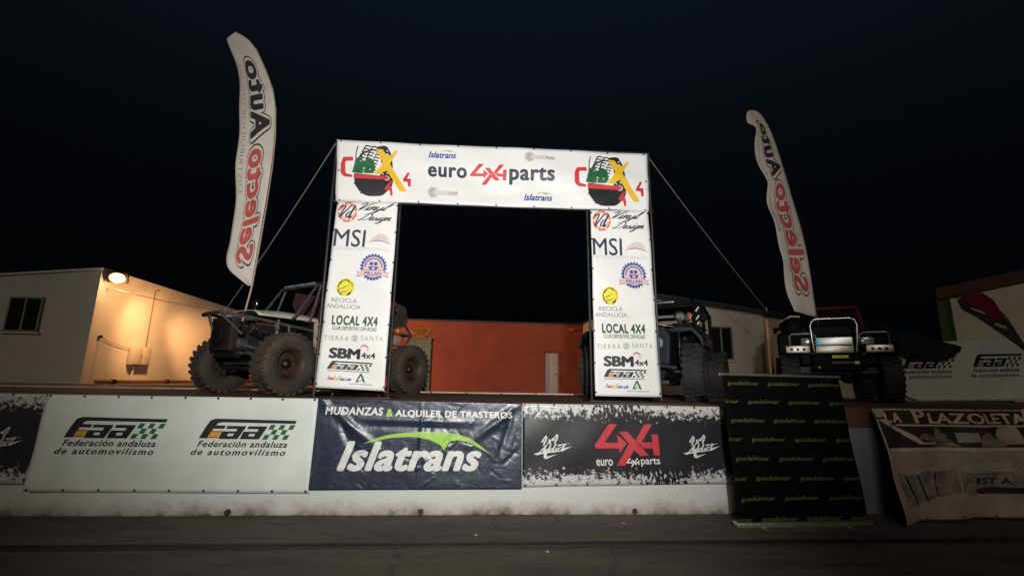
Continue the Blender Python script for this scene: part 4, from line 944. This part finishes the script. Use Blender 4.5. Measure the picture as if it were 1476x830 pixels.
# ------------------------------------------------------------------ vehicles
def make_wheel(root, x, y, z=.5, R=.5, wd=.34, rub='rubber', steer=0, lugs=26, out=1):
    """wheel: hub with tyre and rim; axis along y, outside face towards out*y"""
    hub = MB().lathe([(out*-.02, .0), (out*-.02, .07), (out*.06, .075), (out*.085, .05), (out*.10, .03), (out*.10, 0)], 'y', 20).build('wheel', M['hub'], root)
    hub.location = (x, y, z); hub.rotation_euler = (0, random.random(), steer)
    t = MB(); h = wd/2
    prof = [(-h*.80, R*.50), (-h*.97, R*.60), (-h*1.0, R*.76), (-h*.93, R*.87), (-h*.80, R*.935), (-h*.4, R*.948), (h*.4, R*.948), (h*.80, R*.935), (h*.93, R*.87), (h*1.0, R*.76), (h*.97, R*.60), (h*.80, R*.50), (h*.62, R*.475), (-h*.62, R*.475), (-h*.80, R*.50)]
    t.lathe(prof[:], 'y', 56); t.f = t.f[:-2]   # open ring profile, no caps
    for i in range(lugs):
        for sgn in (-1, 1):
            a = 2*PI*(i+(.5 if sgn > 0 else 0))/lugs
            m_ = Matrix.Rotation(a, 4, 'Y')
            t.box((-.030*R/.5, sgn*h*.10 if sgn > 0 else -h*.98, R*.925), (.024*R/.5, h*.98 if sgn > 0 else -h*.10, R*1.0), m_ @ Matrix.Rotation(.30*sgn, 4, 'Z'))
            # shoulder lug wrapping down the sidewall
            t.box((-.024*R/.5, min(sgn*h*.86, sgn*h*1.05), R*.79), (.018*R/.5, max(sgn*h*.86, sgn*h*1.05), R*.955), m_ @ Matrix.Rotation(.12*sgn, 4, 'X'))
    # sidewall ridge rings
    for sgn in (-1, 1):
        t.lathe([(sgn*h*1.0, R*.66), (sgn*h*1.035, R*.675), (sgn*h*1.0, R*.69)], 'y', 48); t.f = t.f[:-2]
    t.build('tyre', M[rub], hub)
    rm = MB()
    rm.lathe([(-h*.78, R*.50), (-h*.74, R*.44), (-out*.02, R*.40), (out*.03, R*.38), (out*h*.5, R*.42), (out*h*.80, R*.475), (out*h*.86, R*.50), (out*h*.84, R*.515)] if out > 0 else
             [(h*.78, R*.50), (h*.74, R*.44), (.02, R*.40), (-.03, R*.38), (-h*.5, R*.42), (-h*.80, R*.475), (-h*.86, R*.50), (-h*.84, R*.515)], 'y', 40); rm.f = rm.f[:-2]
    rm.lathe([(out*.0, .05), (out*.0, R*.38), (out*.025, R*.385)], 'y', 40); rm.f = rm.f[:-2]
    for k in range(8):
        a = 2*PI*k/8; rm.box((-.03, out*.0 if out > 0 else -.03, R*.16), (.03, .03 if out > 0 else 0, R*.36), Matrix.Rotation(a, 4, 'Y'))
        rm.lathe([(out*.02, .0), (out*.02, .011), (out*.05, .010), (out*.05, 0)], 'y', 6, Matrix.Translation((math.cos(a)*.11, 0, math.sin(a)*.11)))
    rm.build('rim', M['rim'], hub)
    return hub

def axle(root, x, track, z=.5, m='black_metal', dy=.18):
    mb = MB(); mb.tube([(x, -track+.1, z), (x, track-.1, z)], .05, 10)
    mb.lathe([(-.16, .02), (-.12, .11), (-.04, .15), (.06, .15), (.13, .10), (.16, .02)], 'x', 16, Matrix.Translation((x, dy, z)))
    for s in (-1, 1): mb.lathe([(-.05, .09), (.05, .09)], 'y', 12, Matrix.Translation((x, s*(track-.2), z)))
    return mb.build('axle', M[m], root)
def coilover(root, p0, p1, spring='blue'):
    p0 = Vector(p0); p1 = Vector(p1)
    mb = MB(); mb.tube([p0, p0.lerp(p1, .55)], .022, 8); mb.tube([p0.lerp(p1, .5), p1], .038, 8)
    o = mb.build('shock_absorber', M['chrome'], root)
    d = (p1-p0); n = 60; a = d.normalized().orthogonal().normalized(); b = d.normalized().cross(a)
    MB().tube([p0+d*(.12+.62*i/n)+(a*math.cos(i*.75)+b*math.sin(i*.75))*.052 for i in range(n+1)], .009, 5).build('spring', M[spring], o)
    return o

HEAD = math.radians(-125.6)
def buggy():
    R_ = empty('rock_buggy', (-3.83, 2.26, FL), HEAD, 'cream tube frame off-road buggy with an exposed front end left of the arch', 'off-road buggy')
    for x in (0, -2.8):
        for s in (1, -1): make_wheel(R_, x, s*.93, out=s, steer=(.05 if x == 0 else 0))
    axle(R_, 0, .93); axle(R_, -2.8, .93)
    for s in (1, -1):
        coilover(R_, (-.02, s*.55, .52), (-.12, s*.42, 1.25)); coilover(R_, (-2.78, s*.5, .52), (-2.62, s*.42, 1.30), 'blue')
        mb = MB(); mb.tube([(.02, s*.48, .42), (-1.3, s*.35, .50)], .026); mb.tube([(-2.78, s*.48, .42), (-1.6, s*.35, .50)], .026)
        mb.tube([(.0, s*.3, .62), (-1.0, s*.28, .66)], .022); mb.build('suspension_link', M['tube_dark'], R_)
    # front tube work
    mb = MB()
    for s in (1, -1):
        mb.tube([(.70, -.05+s*.20, 1.30), (.30, s*.36, 1.25), (-.96, s*.52, 1.10)], .026)
        mb.tube([(.67, -.05+s*.20, 1.26), (.46, s*.42, .95)], .022)
        mb.tube([(.42, s*.48, .66), (-.9, s*.50, .56)], .028)
        mb.tube([(-.28, s*.50, 1.17), (-.30, s*.50, .60)], .022)
    mb.tube([(.70, -.27, 1.30), (.70, .17, 1.30)], .03); mb.tube([(.42, -.40, .66), (.42, .40, .66)], .026)
    mb.tube([(.68, -.22, 1.28), (.46, -.30, .70)], .02)
    mb.build('front_frame', M['tube'], R_)
    MB().tube([(.66, -.26, 1.30), (.66, -.46, 1.29)], .035, 8).build('lamp_bracket', M['black_metal'], R_)
    rad = MB().box((.42, -.36, .70), (.56, .26, 1.24), bev=.02).build('radiator', M['radiator'], R_)
    mb = MB()
    for i in range(9): mb.box((.561, -.33, .75+i*.05), (.570, .23, .765+i*.05))
    mb.build('fins', M['black_metal'], rad, smooth=False)
    MB().lathe([(.0, .0), (.0, .16), (.04, .165), (.05, .15), (.05, 0)], 'x', 20, Matrix.Translation((.572, -.05, .95))).build('fan', M['black_metal'], rad)
    # headlight and small bits
    MB().lathe([(-.08, .03), (-.05, .07), (.0, .085), (.02, .08), (.03, 0)], 'x', 18, Matrix.Translation((.34, .46, 1.06))).build('headlight', M['chrome'], R_)
    # engine
    en = MB(); en.box((-.62, -.26, .62), (.30, .26, 1.02), bev=.03); en.box((-.55, -.34, .98), (.22, -.16, 1.14), bev=.03); en.box((-.55, .16, .98), (.22, .34, 1.14), bev=.03)
    e_ = en.build('engine', M['black_metal'], R_)
    MB().lathe([(0, .05), (.02, .10), (.14, .10), (.17, .06)], 'x', 16, Matrix.Translation((.28, .22, .82))).build('alternator', M['tube'], e_)
    MB().lathe([(0, .0), (0, .13), (.05, .13), (.05, 0)], 'x', 18, Matrix.Translation((.30, -.02, .74))).build('pulley', M['tube_dark'], e_)
    MB().tube([(.25, .30, 1.0), (.05, .38, .92), (-.2, .40, .98), (-.5, .36, .9)], .035, 8).build('hose', M['blue'], e_)
    MB().tube([(.35, .28, .80), (.2, .40, .74), (-.05, .42, .84)], .022, 8).build('hose', M['tube'], e_)
    MB().box((-.34, .36, .72), (-.10, .50, 1.10), bev=.03).build('coolant_tank', M['blue'], R_)
    MB().tube([(.10, -.25, 1.02), (.10, -.25, 1.20), (-.1, -.25, 1.22)], .05, 10).build('air_intake', M['black_metal'], R_)
    # winch and skid below
    MB().tube([(.42, -.3, .66), (.42, .3, .66)], .075, 12).build('winch', M['black_metal'], R_)
    MB().tube([(.12, -.65, .52), (.12, .65, .50)], .022, 8).build('steering_rod', M['tube'], R_)
    MB().tube([(.10, .3, .60), (.02, .34, .75), (-.02, .34, .95)], .03, 8).build('steering_ram', M['chrome'], R_)
    mb = MB()
    mb.prism([(.30, 0), (.30, .05), (-.9, .05), (-.9, 0)], -.3, .3, lambda a, b, d: (a, d, .40+b)); mb.build('skid_plate', M['black_metal'], R_)
    # bonnet: curved cream panel with louvres
    def hood(a, b):
        x = .28-1.24*a; y = (b-.5)*1.02; c = 1-(2*b-1)**4
        return Vector((x, y, 1.285+.10*c+.04*math.sin(a*PI)*c+.01*a))
    hd = MB().grid(hood, 14, 14).build('bonnet', M['cream'], R_, thick=.012, fix=False)
    for i in range(3): MB().box((-.90, .36-i*.045, 1.385), (-.72, .385-i*.045, 1.402), bev=.004).build('louvre', M['black_metal'], hd)
    # cowl and body side panels
    for s in (1, -1):
        pn = MB().prism([(-.78, .46), (-.72, 1.27), (-1.05, 1.30), (-2.45, 1.32), (-2.55, .95), (-2.30, .62), (-2.2, .46)], .55, .575, lambda a, b, d: (a, s*d, b)).build('side_panel', M['cream_dirty'], R_)
        for i in range(7): MB().lathe([(0, .0), (0, .02), (.008, .018), (.012, 0)], 'y', 8, Matrix.Translation((-.80-.02*(i % 2), s*.575 if s > 0 else -.587, .56+i*.105))).build('rivet', M['radiator'], pn)
        for i in range(3): MB().box((-.98, s*.577 if s > 0 else -.585, 1.14+i*.035), (-.84, s*.585 if s > 0 else -.577, 1.155+i*.035)).build('slot', M['black_metal'], pn, smooth=False)
    MB().box((-.80, -.54, .56), (-.74, .54, 1.24), bev=.01).build('firewall', M['black_metal'], R_)
    MB().box((-2.4, -.54, .46), (-.8, .54, .50)).build('floor_pan', M['black_metal'], R_, smooth=False)
    # cage
    mb = MB()
    for s in (1, -1):
        mb.tube([(-.32, s*.56, 1.30), (-.72, s*.54, 1.97), (-2.05, s*.52, 2.03), (-2.75, s*.50, 1.80), (-3.36, s*.42, 1.28)], .026)
        mb.tube([(-.62, s*.57, 1.28), (-.80, s*.54, 1.97)], .022)
        mb.tube([(-1.75, s*.57, .60), (-1.80, s*.53, 2.02)], .026)
        mb.tube([(-1.80, s*.55, 1.35), (-.80, s*.57, 1.32)], .022)
        mb.tube([(-2.62, s*.5, 1.28), (-3.38, s*.42, 1.27)], .024); mb.tube([(-2.60, s*.5, 1.85), (-2.72, s*.5, 1.25), (-2.4, s*.55, .7)], .024)
        mb.tube([(-3.36, s*.42, 1.27), (-2.95, s*.46, .75), (-2.4, s*.5, .55)], .022)
    for x, z, y in ((-.72, 1.97, .54), (-1.80, 2.02, .53), (-2.75, 1.80, .50), (-3.37, 1.275, .42), (-.32, 1.30, .56)): mb.tube([(x, -y, z), (x, y, z)], .024)
    mb.tube([(-.75, -.54, 1.98), (-1.8, .53, 2.03)], .02)
    mb.build('roll_cage', M['tube'], R_)
    for y in (-.30, .02, .34): MB().box((-.74, y-.13, 1.985), (-.69, y+.13, 2.025), bev=.01).build('light_bar', M['lamp_glass'], R_)
    MB().box((-1.95, -.50, 2.035), (-.80, .50, 2.05)).build('roof_panel', M['seat_red'], R_, smooth=False)
    MB().grid(lambda a, b: Vector((-1.88-.05*math.sin(a*PI), -.50+1.0*a, 1.05+.92*b)), 8, 6).build('rear_cab_panel', M['seat_red'], R_, thick=.02, fix=False)
    for s in (1, -1): MB().prism([(-1.2, 1.34), (-1.80, 1.36), (-1.80, 1.98), (-1.0, 1.95), (-.95, 1.70)], .50, .515, lambda a, b, d: (a, s*d, b)).build('side_net', M['seat_red'], R_, smooth=False)
    # seats, steering wheel, mirror
    for y in (-.28, .28):
        st = MB().box((-1.75, y-.22, .62), (-1.25, y+.22, .80), bev=.05).build('seat', M['seat_red'], R_)
        MB().box((-.08, -.22, 0), (.08, .22, .85), Matrix.Translation((-1.74, y, .74)) @ Matrix.Rotation(-.2, 4, 'Y'), bev=.05).build('backrest', M['seat_red'], st)
        MB().box((-.06, -.12, 0), (.06, .12, .20), Matrix.Translation((-1.92, y, 1.60)), bev=.04).build('headrest', M['seat_red'], st)
    c = Vector((-1.02, .28, 1.30)); MB().tube([c+Vector((.10*math.sin(k*PI/8)*.6, .17*math.cos(k*PI/8), .17*math.sin(k*PI/8))) for k in range(16)], .014, 6, closed=True).build('steering_wheel', M['black_metal'], R_)
    mr = MB().tube([(-.36, -.50, 1.36), (-.30, -.64, 1.50), (-.30, -.66, 1.58)], .012).build('mirror_arm', M['tube'], R_)
    MB().lathe([(-.03, .0), (-.02, .07), (.02, .085), (.03, .08), (.025, 0)], 'x', 16, Matrix.Translation((-.30, -.66, 1.64))).build('mirror', M['chrome'], mr)
    MB().lathe([(0, .12), (.06, .11), (.10, .06), (.11, 0)], 'z', 18, Matrix.Translation((-.25, -.12, 1.33))).build('air_scoop', M['tube_dark'], R_)
    # rear deck, fuel cell and tank behind the seats
    MB().box((-3.1, -.40, 1.02), (-2.45, .40, 1.25), bev=.04).build('rear_deck', M['cream_dirty'], R_)
    MB().box((-2.95, -.36, .62), (-2.5, .36, .98), bev=.04).build('fuel_cell', M['cream_dirty'], R_)
    MB().lathe([(-.12, .05), (-.1, .07), (.1, .07), (.12, .05)], 'y', 14, Matrix.Translation((-2.85, .46, 1.33))).build('reservoir', M['amber'], R_)
    MB().box((-2.74, .42, 1.86), (-2.66, .54, 1.95), bev=.01).build('tail_lamp', M['ink_red'], R_)
    sp = make_wheel(R_, -2.98, .0, z=1.66, R=.46, wd=.30, lugs=24)
    sp.rotation_euler = (math.radians(52), 0, math.radians(-62)); sp.name = 'spare_wheel'
    return R_
buggy()

def blue_truck():
    R_ = empty('blue_offroader', (3.036, 2.355, FL), HEAD, 'dark blue off-road vehicle with black cab half hidden behind the right banner', 'off-road vehicle')
    for x in (0, -2.75):
        for s in (1, -1): make_wheel(R_, x, s*.92, out=s, rub='rubber2', steer=(.06 if x == 0 else 0), wd=.36)
    axle(R_, 0, .92, dy=-.2); axle(R_, -2.75, .92)
    for s in (1, -1): coilover(R_, (.05, s*.55, .52), (-.05, s*.48, 1.15)); coilover(R_, (-2.7, s*.55, .52), (-2.6, s*.48, 1.15))
    # front body
    MB().prism([(-.58, .60), (-.50, .36), (.50, .36), (.58, .60), (.62, 1.10), (.52, 1.27), (-.52, 1.27), (-.62, 1.10)], -.95, .40, lambda a, b, d: (d, a, b)).build('body', M['blue_dark'], R_, bevel=.03)
    gr = MB().box((.405, -.42, .62), (.44, .42, 1.12), bev=.02).build('grille', M['plastic'], R_)
    for i in range(8): MB().box((.442, -.38+i*.10, .66), (.455, -.34+i*.10, 1.08)).build('grille_bar', M['blue_dark'], gr, smooth=False)
    for s in (1, -1):
        hl = MB().lathe([(.0, .10), (.03, .105), (.05, .09), (.06, 0)], 'x', 20, Matrix.Translation((.44, s*.40, .98))).build('headlight', M['lamp_glass'], R_)
        MB().prism([(.60, 1.20), (.66, 1.27), (.98, 1.25), (1.12, 1.08), (1.14, .92), (1.10, .92), (1.06, 1.05), (.94, 1.18), (.62, 1.16)], -.60, .32, lambda a, b, d: (d, s*a, b)).build('fender', M['blue_dark'], R_, bevel=.012)
        MB().box((-.45, s*.60-.03, .50), (-.30, s*.60+.03, 1.15), bev=.01).build('inner_panel', M['blue'], R_)
    MB().tube([(.52, -.72, .55), (.56, -.4, .60), (.56, .4, .60), (.52, .72, .55)], .05, 10).build('bumper', M['black_metal'], R_)
    MB().box((-.6, -.55, .26), (.35, .55, .36), bev=.03).build('skid_plate', M['black_metal'], R_)
    MB().tube([(.12, -.7, .50), (.12, .7, .50)], .02, 8).build('steering_rod', M['tube'], R_)
    hood = lambda a, b: Vector((.42-1.35*a, (b-.5)*1.10, 1.275+.05*(1-(2*b-1)**4)+.10*a))
    MB().grid(hood, 12, 12).build('bonnet', M['cream'], R_, thick=.012, fix=False)
    MB().lathe([(0, .15), (.04, .14), (.07, .08), (.075, 0)], 'z', 20, Matrix.Translation((.22, .30, 1.315))).build('orange_cap', M['orange_lens'], R_)
    # tub and doors
    for s in (1, -1):
        MB().prism([(-.95, .50), (-.95, 1.42), (-2.2, 1.42), (-2.35, 1.20), (-2.3, .50)], .70, .76, lambda a, b, d: (a, s*d, b)).build('door', M['trim_green'], R_, bevel=.01)
        MB().prism([(-2.2, .80), (-2.2, 1.42), (-3.4, 1.40), (-3.4, .80), (-3.2, .78), (-2.75, 1.12)], .70, .76, lambda a, b, d: (a, s*d, b)).build('rear_panel', M['trim_green'], R_, bevel=.01)
        MB().box((-1.25, s*.86-.05, .74), (-.62, s*.86+.16, 1.12), bev=.04).build('side_box', M['trim_green'], R_)
        m2 = MB().box((-1.02, s*.92-.08, 1.50), (-.96, s*.92+.10, 1.66), bev=.02).build('mirror', M['plastic'], R_)
        MB().tube([(-.98, s*.78, 1.45), (-.98, s*.93, 1.50)], .014).build('mirror_arm', M['plastic'], m2)
    MB().box((-3.4, -.70, .80), (-3.34, .70, 1.40), bev=.01).build('tailgate', M['trim_green'], R_)
    MB().box((-3.3, -.68, .60), (-.95, .68, .66)).build('floor_pan', M['black_metal'], R_, smooth=False)
    cage = MB()
    for s in (1, -1):
        cage.tube([(-.92, s*.78, 1.30), (-1.02, s*.80, 1.80), (-1.10, s*.78, 1.90), (-2.2, s*.78, 1.94), (-3.2, s*.74, 1.86), (-3.35, s*.72, 1.38)], .042)
        cage.tube([(-2.05, s*.78, 1.40), (-2.05, s*.78, 1.93)], .035)
        cage.tube([(-.98, s*.80, 1.42), (-2.1, s*.80, 1.44)], .03)
    for x, z in ((-1.02, 1.84), (-2.1, 1.94), (-3.2, 1.86)): cage.tube([(x, -.78, z), (x, .78, z)], .04)
    cage.build('roll_cage', M['plastic'], R_)
    MB().box((-3.15, -.74, 1.955), (-1.1, .74, 1.985), bev=.01).build('roof', M['plastic'], R_)
    MB().box((-.99, -.74, 1.86), (-.95, .74, 1.93), bev=.01).build('visor', M['plastic'], R_)
    MB().box((-.955, -.42, 1.895), (-.92, .42, 1.93), bev=.008).build('light_bar', M['lamp_glass'], R_)
    MB().box((-1.02, -.72, 1.38), (-.94, .72, 1.46), bev=.02).build('dashboard', M['plastic'], R_)
    MB().tube([(-1.0, -.1, 1.45), (-1.04, .05, 1.84)], .014).build('wiper_arm', M['tube'], R_)
    for y in (-.36, .36):
        st = MB().box((-1.95, y-.25, .78), (-1.45, y+.25, .95), bev=.05).build('seat', M['seat_grey'], R_)
        MB().box((-.07, -.25, 0), (.07, .25, .72), Matrix.Translation((-1.95, y, .90)) @ Matrix.Rotation(-.15, 4, 'Y'), bev=.05).build('backrest', M['seat_grey'], st)
        MB().box((-.05, -.13, 0), (.05, .13, .17), Matrix.Translation((-2.06, y, 1.62)), bev=.04).build('headrest', M['seat_grey'], st)
    MB().lathe([(0, .0), (0, .09), (.05, .10), (.06, .07), (.06, 0)], 'x', 18, Matrix.Translation((-1.0, .50, 1.62))).build('inner_lamp', M['tube_dark'], R_)
    MB().lathe([(.062, .0), (.062, .05), (.07, .045), (.07, 0)], 'x', 14, Matrix.Translation((-1.0, .50, 1.62))).build('inner_lamp_glass', M['lamp_glass'], R_)
    MB().box((-1.0, .66, 1.54), (-.95, .73, 1.68), bev=.01).build('tag_panel', M['orange_lens'], R_)
    for z in (1.40, 1.52, 1.68): MB().tube([(-.84, .84, z), (-.83, .90, z+.08)], .03, 8).build('shock_reservoir', M['chrome'], R_)
    MB().tube([(-.85, .82, 1.30), (-.90, .90, 1.80)], .06, 10).build('snorkel', M['plastic'], R_)
blue_truck()

def black_jeep():
    a3 = math.radians(-122)
    R_ = empty('black_jeep', (7.278, 2.936, FL), a3, 'black jeep with silver bull bar and white plate at the right of the terrace', 'jeep')
    for x in (0, -2.6):
        for s in (1, -1): make_wheel(R_, x, s*.82, out=s, rub='rubber2', wd=.34)
    axle(R_, 0, .82); axle(R_, -2.6, .82)
    # body
    MB().prism([(-.62, .72), (.62, .72), (.66, 1.10), (.64, 1.36), (.52, 1.47), (.0, 1.51), (-.52, 1.47), (-.64, 1.36), (-.66, 1.10)], -1.15, .36, lambda a, b, d: (d, a, b)).build('bonnet', M['gloss_black'], R_, bevel=.03)
    for s in (1, -1):
        MB().prism([(.44, .95), (.34, 1.18), (.26, 1.30), (-.35, 1.33), (-.50, 1.18), (-.58, .95), (-.66, .95), (-.62, 1.36), (.34, 1.38), (.47, 1.30), (.50, .95)], .60, .98, lambda a, b, d: (a, s*d, b)).build('fender', M['plastic'], R_, bevel=.02)
        MB().prism([(-1.10, .55), (-1.10, 1.50), (-2.1, 1.50), (-2.1, .55)], .74, .79, lambda a, b, d: (a, s*d, b)).build('door', M['gloss_black'], R_, bevel=.015)
        MB().prism([(-2.11, .9), (-2.11, 1.50), (-3.5, 1.50), (-3.5, .8), (-3.15, .8), (-3.0, 1.1), (-2.3, 1.1)], .74, .79, lambda a, b, d: (a, s*d, b)).build('rear_panel', M['gloss_black'], R_, bevel=.015)
        MB().tube([(-1.08, s*.72, 1.48), (-1.40, s*.68, 2.06), (-2.2, s*.66, 2.10), (-3.4, s*.66, 2.06), (-3.48, s*.72, 1.5)], .035).build('roof_pillar', M['red_paint'] if s > 0 else M['plastic'], R_)
        mr = MB().box((-1.22, s*.94-.08, 1.50), (-1.16, s*.94+.08, 1.64), bev=.02).build('mirror', M['plastic'], R_)
        MB().tube([(-1.19, s*.78, 1.50), (-1.19, s*.92, 1.54)], .012).build('mirror_arm', M['plastic'], mr)
    MB().box((-3.5, -.74, .8), (-3.44, .74, 1.50), bev=.01).build('tailgate', M['gloss_black'], R_)
    MB().box((-3.4, -.66, 2.10), (-1.42, .66, 2.15), bev=.02).build('roof', M['plastic'], R_)
    MB().add([Vector((-1.10, -.68, 1.50)), Vector((-1.10, .68, 1.50)), Vector((-1.39, .64, 2.05)), Vector((-1.39, -.64, 2.05))], [(0, 1, 2, 3)]).build('windscreen', M['glass'], R_, smooth=False, thick=.008)
    MB().tube([(-1.39, -.66, 2.08), (-1.39, .66, 2.08)], .03).build('screen_header', M['red_paint'], R_)
    MB().box((-3.4, -.70, .55), (.2, .70, .66)).build('floor_pan', M['black_metal'], R_, smooth=False)
    # bag-like black cover over the left wing with an orange marker lamp
    MB().lathe([(-.30, .0), (-.28, .12), (-.20, .21), (0, .25), (.2, .22), (.30, .12), (.32, 0)], 'x', 22, Matrix.Translation((.02, -.70, 1.47)) @ Matrix.Diagonal((1, 1.05, 1.0, 1))).build('wing_cover', M['gloss_black'], R_)
    MB().tube([(.05, -.90, 1.62), (.12, -.72, 1.735), (.12, -.55, 1.72)], .022, 8).build('cover_strap', M['timber'], R_)
    for s in (-1,): MB().lathe([(0, .05), (.04, .045), (.06, .02), (.062, 0)], 'x', 14, Matrix.Translation((.30, -.96, 1.37))).build('marker_lamp', M['orange_lens'], R_)
    # grille, headlights
    gr = MB().box((.365, -.60, .98), (.40, .60, 1.32), bev=.015).build('grille', M['plastic'], R_)
    for i in range(7): MB().box((.402, -.28+i*.085, 1.02), (.415, -.245+i*.085, 1.30), bev=.003).build('grille_slat', M['gloss_black'], gr)
    for s in (1, -1):
        hl = MB().box((.40, s*.47-.13, 1.10), (.44, s*.47+.13, 1.25), bev=.02).build('headlight', M['lamp_glass'], R_)
        MB().box((.36, s*.74-.05, 1.10), (.43, s*.74+.05, 1.25), bev=.015).build('indicator', M['lamp_glass'], R_)
        # perforated bumper end
        pl = MB(); y0, y1 = (.43, .84) if s > 0 else (-.88, -.47)
        pl.box((.58, y0, .94), (.60, y1, 1.07), bev=.004); pl.box((.50, y0, 1.06), (.60, y1, 1.075), bev=.003)
        bp = pl.build('bumper_end', M['bull'], R_)
        for k in range(3):
            y = (y0+y1)/2+(k-1)*.105
            MB().lathe([(.601, .0), (.601, .027), (.604, .024), (.604, 0)], 'x', 16, Matrix.Translation((0, y, 1.005))).build('bolt_hole', M['hole'], bp)
        MB().tube([(.58, s*.36, 1.08), (.60, s*.36, 1.27), (.60, s*.42, 1.31), (.60, s*.76, 1.31), (.60, s*.80, 1.27), (.58, s*.80, 1.08)], .019, 8).build('lamp_guard', M['bull'] if s < 0 else M['chrome'], R_)
    # bull bar hoop and central panel
    MB().tube([(.58, -.40, .95), (.62, -.42, 1.2), (.62, -.43, 1.46), (.62, -.40, 1.55), (.62, -.33, 1.595), (.62, .22, 1.595), (.62, .30, 1.56), (.62, .33, 1.46), (.62, .31, 1.2), (.58, .28, .95)], .024, 10).build('bull_bar', M['chrome'], R_)
    MB().tube([(.60, -.42, 1.20), (.60, .31, 1.20)], .016, 8).build('cross_bar', M['plastic'], R_)
    MB().box((.57, -.37, .935), (.60, .24, 1.075), bev=.006).build('centre_panel', M['bull'], R_)
    pt = MB().box((-.005, -.29, -.07), (.005, .29, .07), Matrix.Translation((.640, -.065, 1.155)) @ Matrix.Rotation(-.065, 4, 'Z'), bev=.003).build('number_plate', M['plate'], R_)
    MB().box((.0055, -.288, -.063), (.0075, -.24, .063), Matrix.Translation((.640, -.065, 1.155)) @ Matrix.Rotation(-.065, 4, 'Z')).build('plate_stripe', M['plate_blue'], pt, smooth=False)
    # winch box
    wb = MB().box((.40, -.45, .60), (.60, .42, .925), bev=.02).build('winch_box', M['plastic'], R_)
    MB().tube([(.60, -.14, .74), (.60, .22, .74)], .045, 12).build('roller', M['tube_dark'], wb)
    for (y0, y1, z0, z1) in ((-.12, .14, .835, .885), (.21, .30, .72, .77), (-.36, -.33, .64, .67)):
        stk = MB().box((.602, y0, z0), (.606, y1, z1)).build('sticker', M['sticker'], wb, smooth=False)
    MB().box((.6065, -.05, .865), (.607, .08, .872)).build('sticker_print', M['plastic'], wb, smooth=False)
    for y in (-.42, .38): MB().tube([(.60, y-.03, .92), (.66, y, .90), (.60, y+.03, .92)], .016, 8).build('shackle', M['chrome'], R_)
    MB().tube([(.55, -.38, .92), (.50, -.36, .66)], .03, 8).build('bracket', M['tube'], R_)
black_jeep()

# ------------------------------------------------------------------ unseen mast and spot, added behind the camera as front light
ms = empty('added_mast', (.35, -8.2, 0), 0, 'unseen mast added behind the camera to carry the spot that lights the arch', 'added light mast')
MB().tube([(0, 0, 0), (0, 0, 3.0)], [.07, .045], 12).build('pole', M['grate'], ms)
MB().box((-.2, -.2, 0), (.2, .2, .03), bev=.006).build('base_plate', M['grate'], ms)
hd_ = MB().box((-.18, -.12, 2.90), (.18, -.02, 3.16), bev=.02).build('added_lamp_head', M['grate'], ms)
MB().box((-.15, -.018, 2.93), (.15, -.010, 3.13)).build('lens', M['lamp_glass'], hd_, smooth=False)
sd = bpy.data.lights.new('added_front_spot', 'SPOT'); sd.energy = SPOT_POWER; sd.color = (1, .98, .95); sd.spot_size = math.radians(SPOT_SIZE); sd.spot_blend = 1.0; sd.shadow_soft_size = .12  # added frontal light, no visible source
so = bpy.data.objects.new('added_front_spot', sd); col.objects.link(so); so.parent = ms; so.location = (0, .06, 3.03)
tgt = Vector((-.05, 1.15, 3.70))
so.rotation_euler = (tgt-Vector((.35, -8.14, 3.03))).to_track_quat('-Z', 'Y').to_euler()
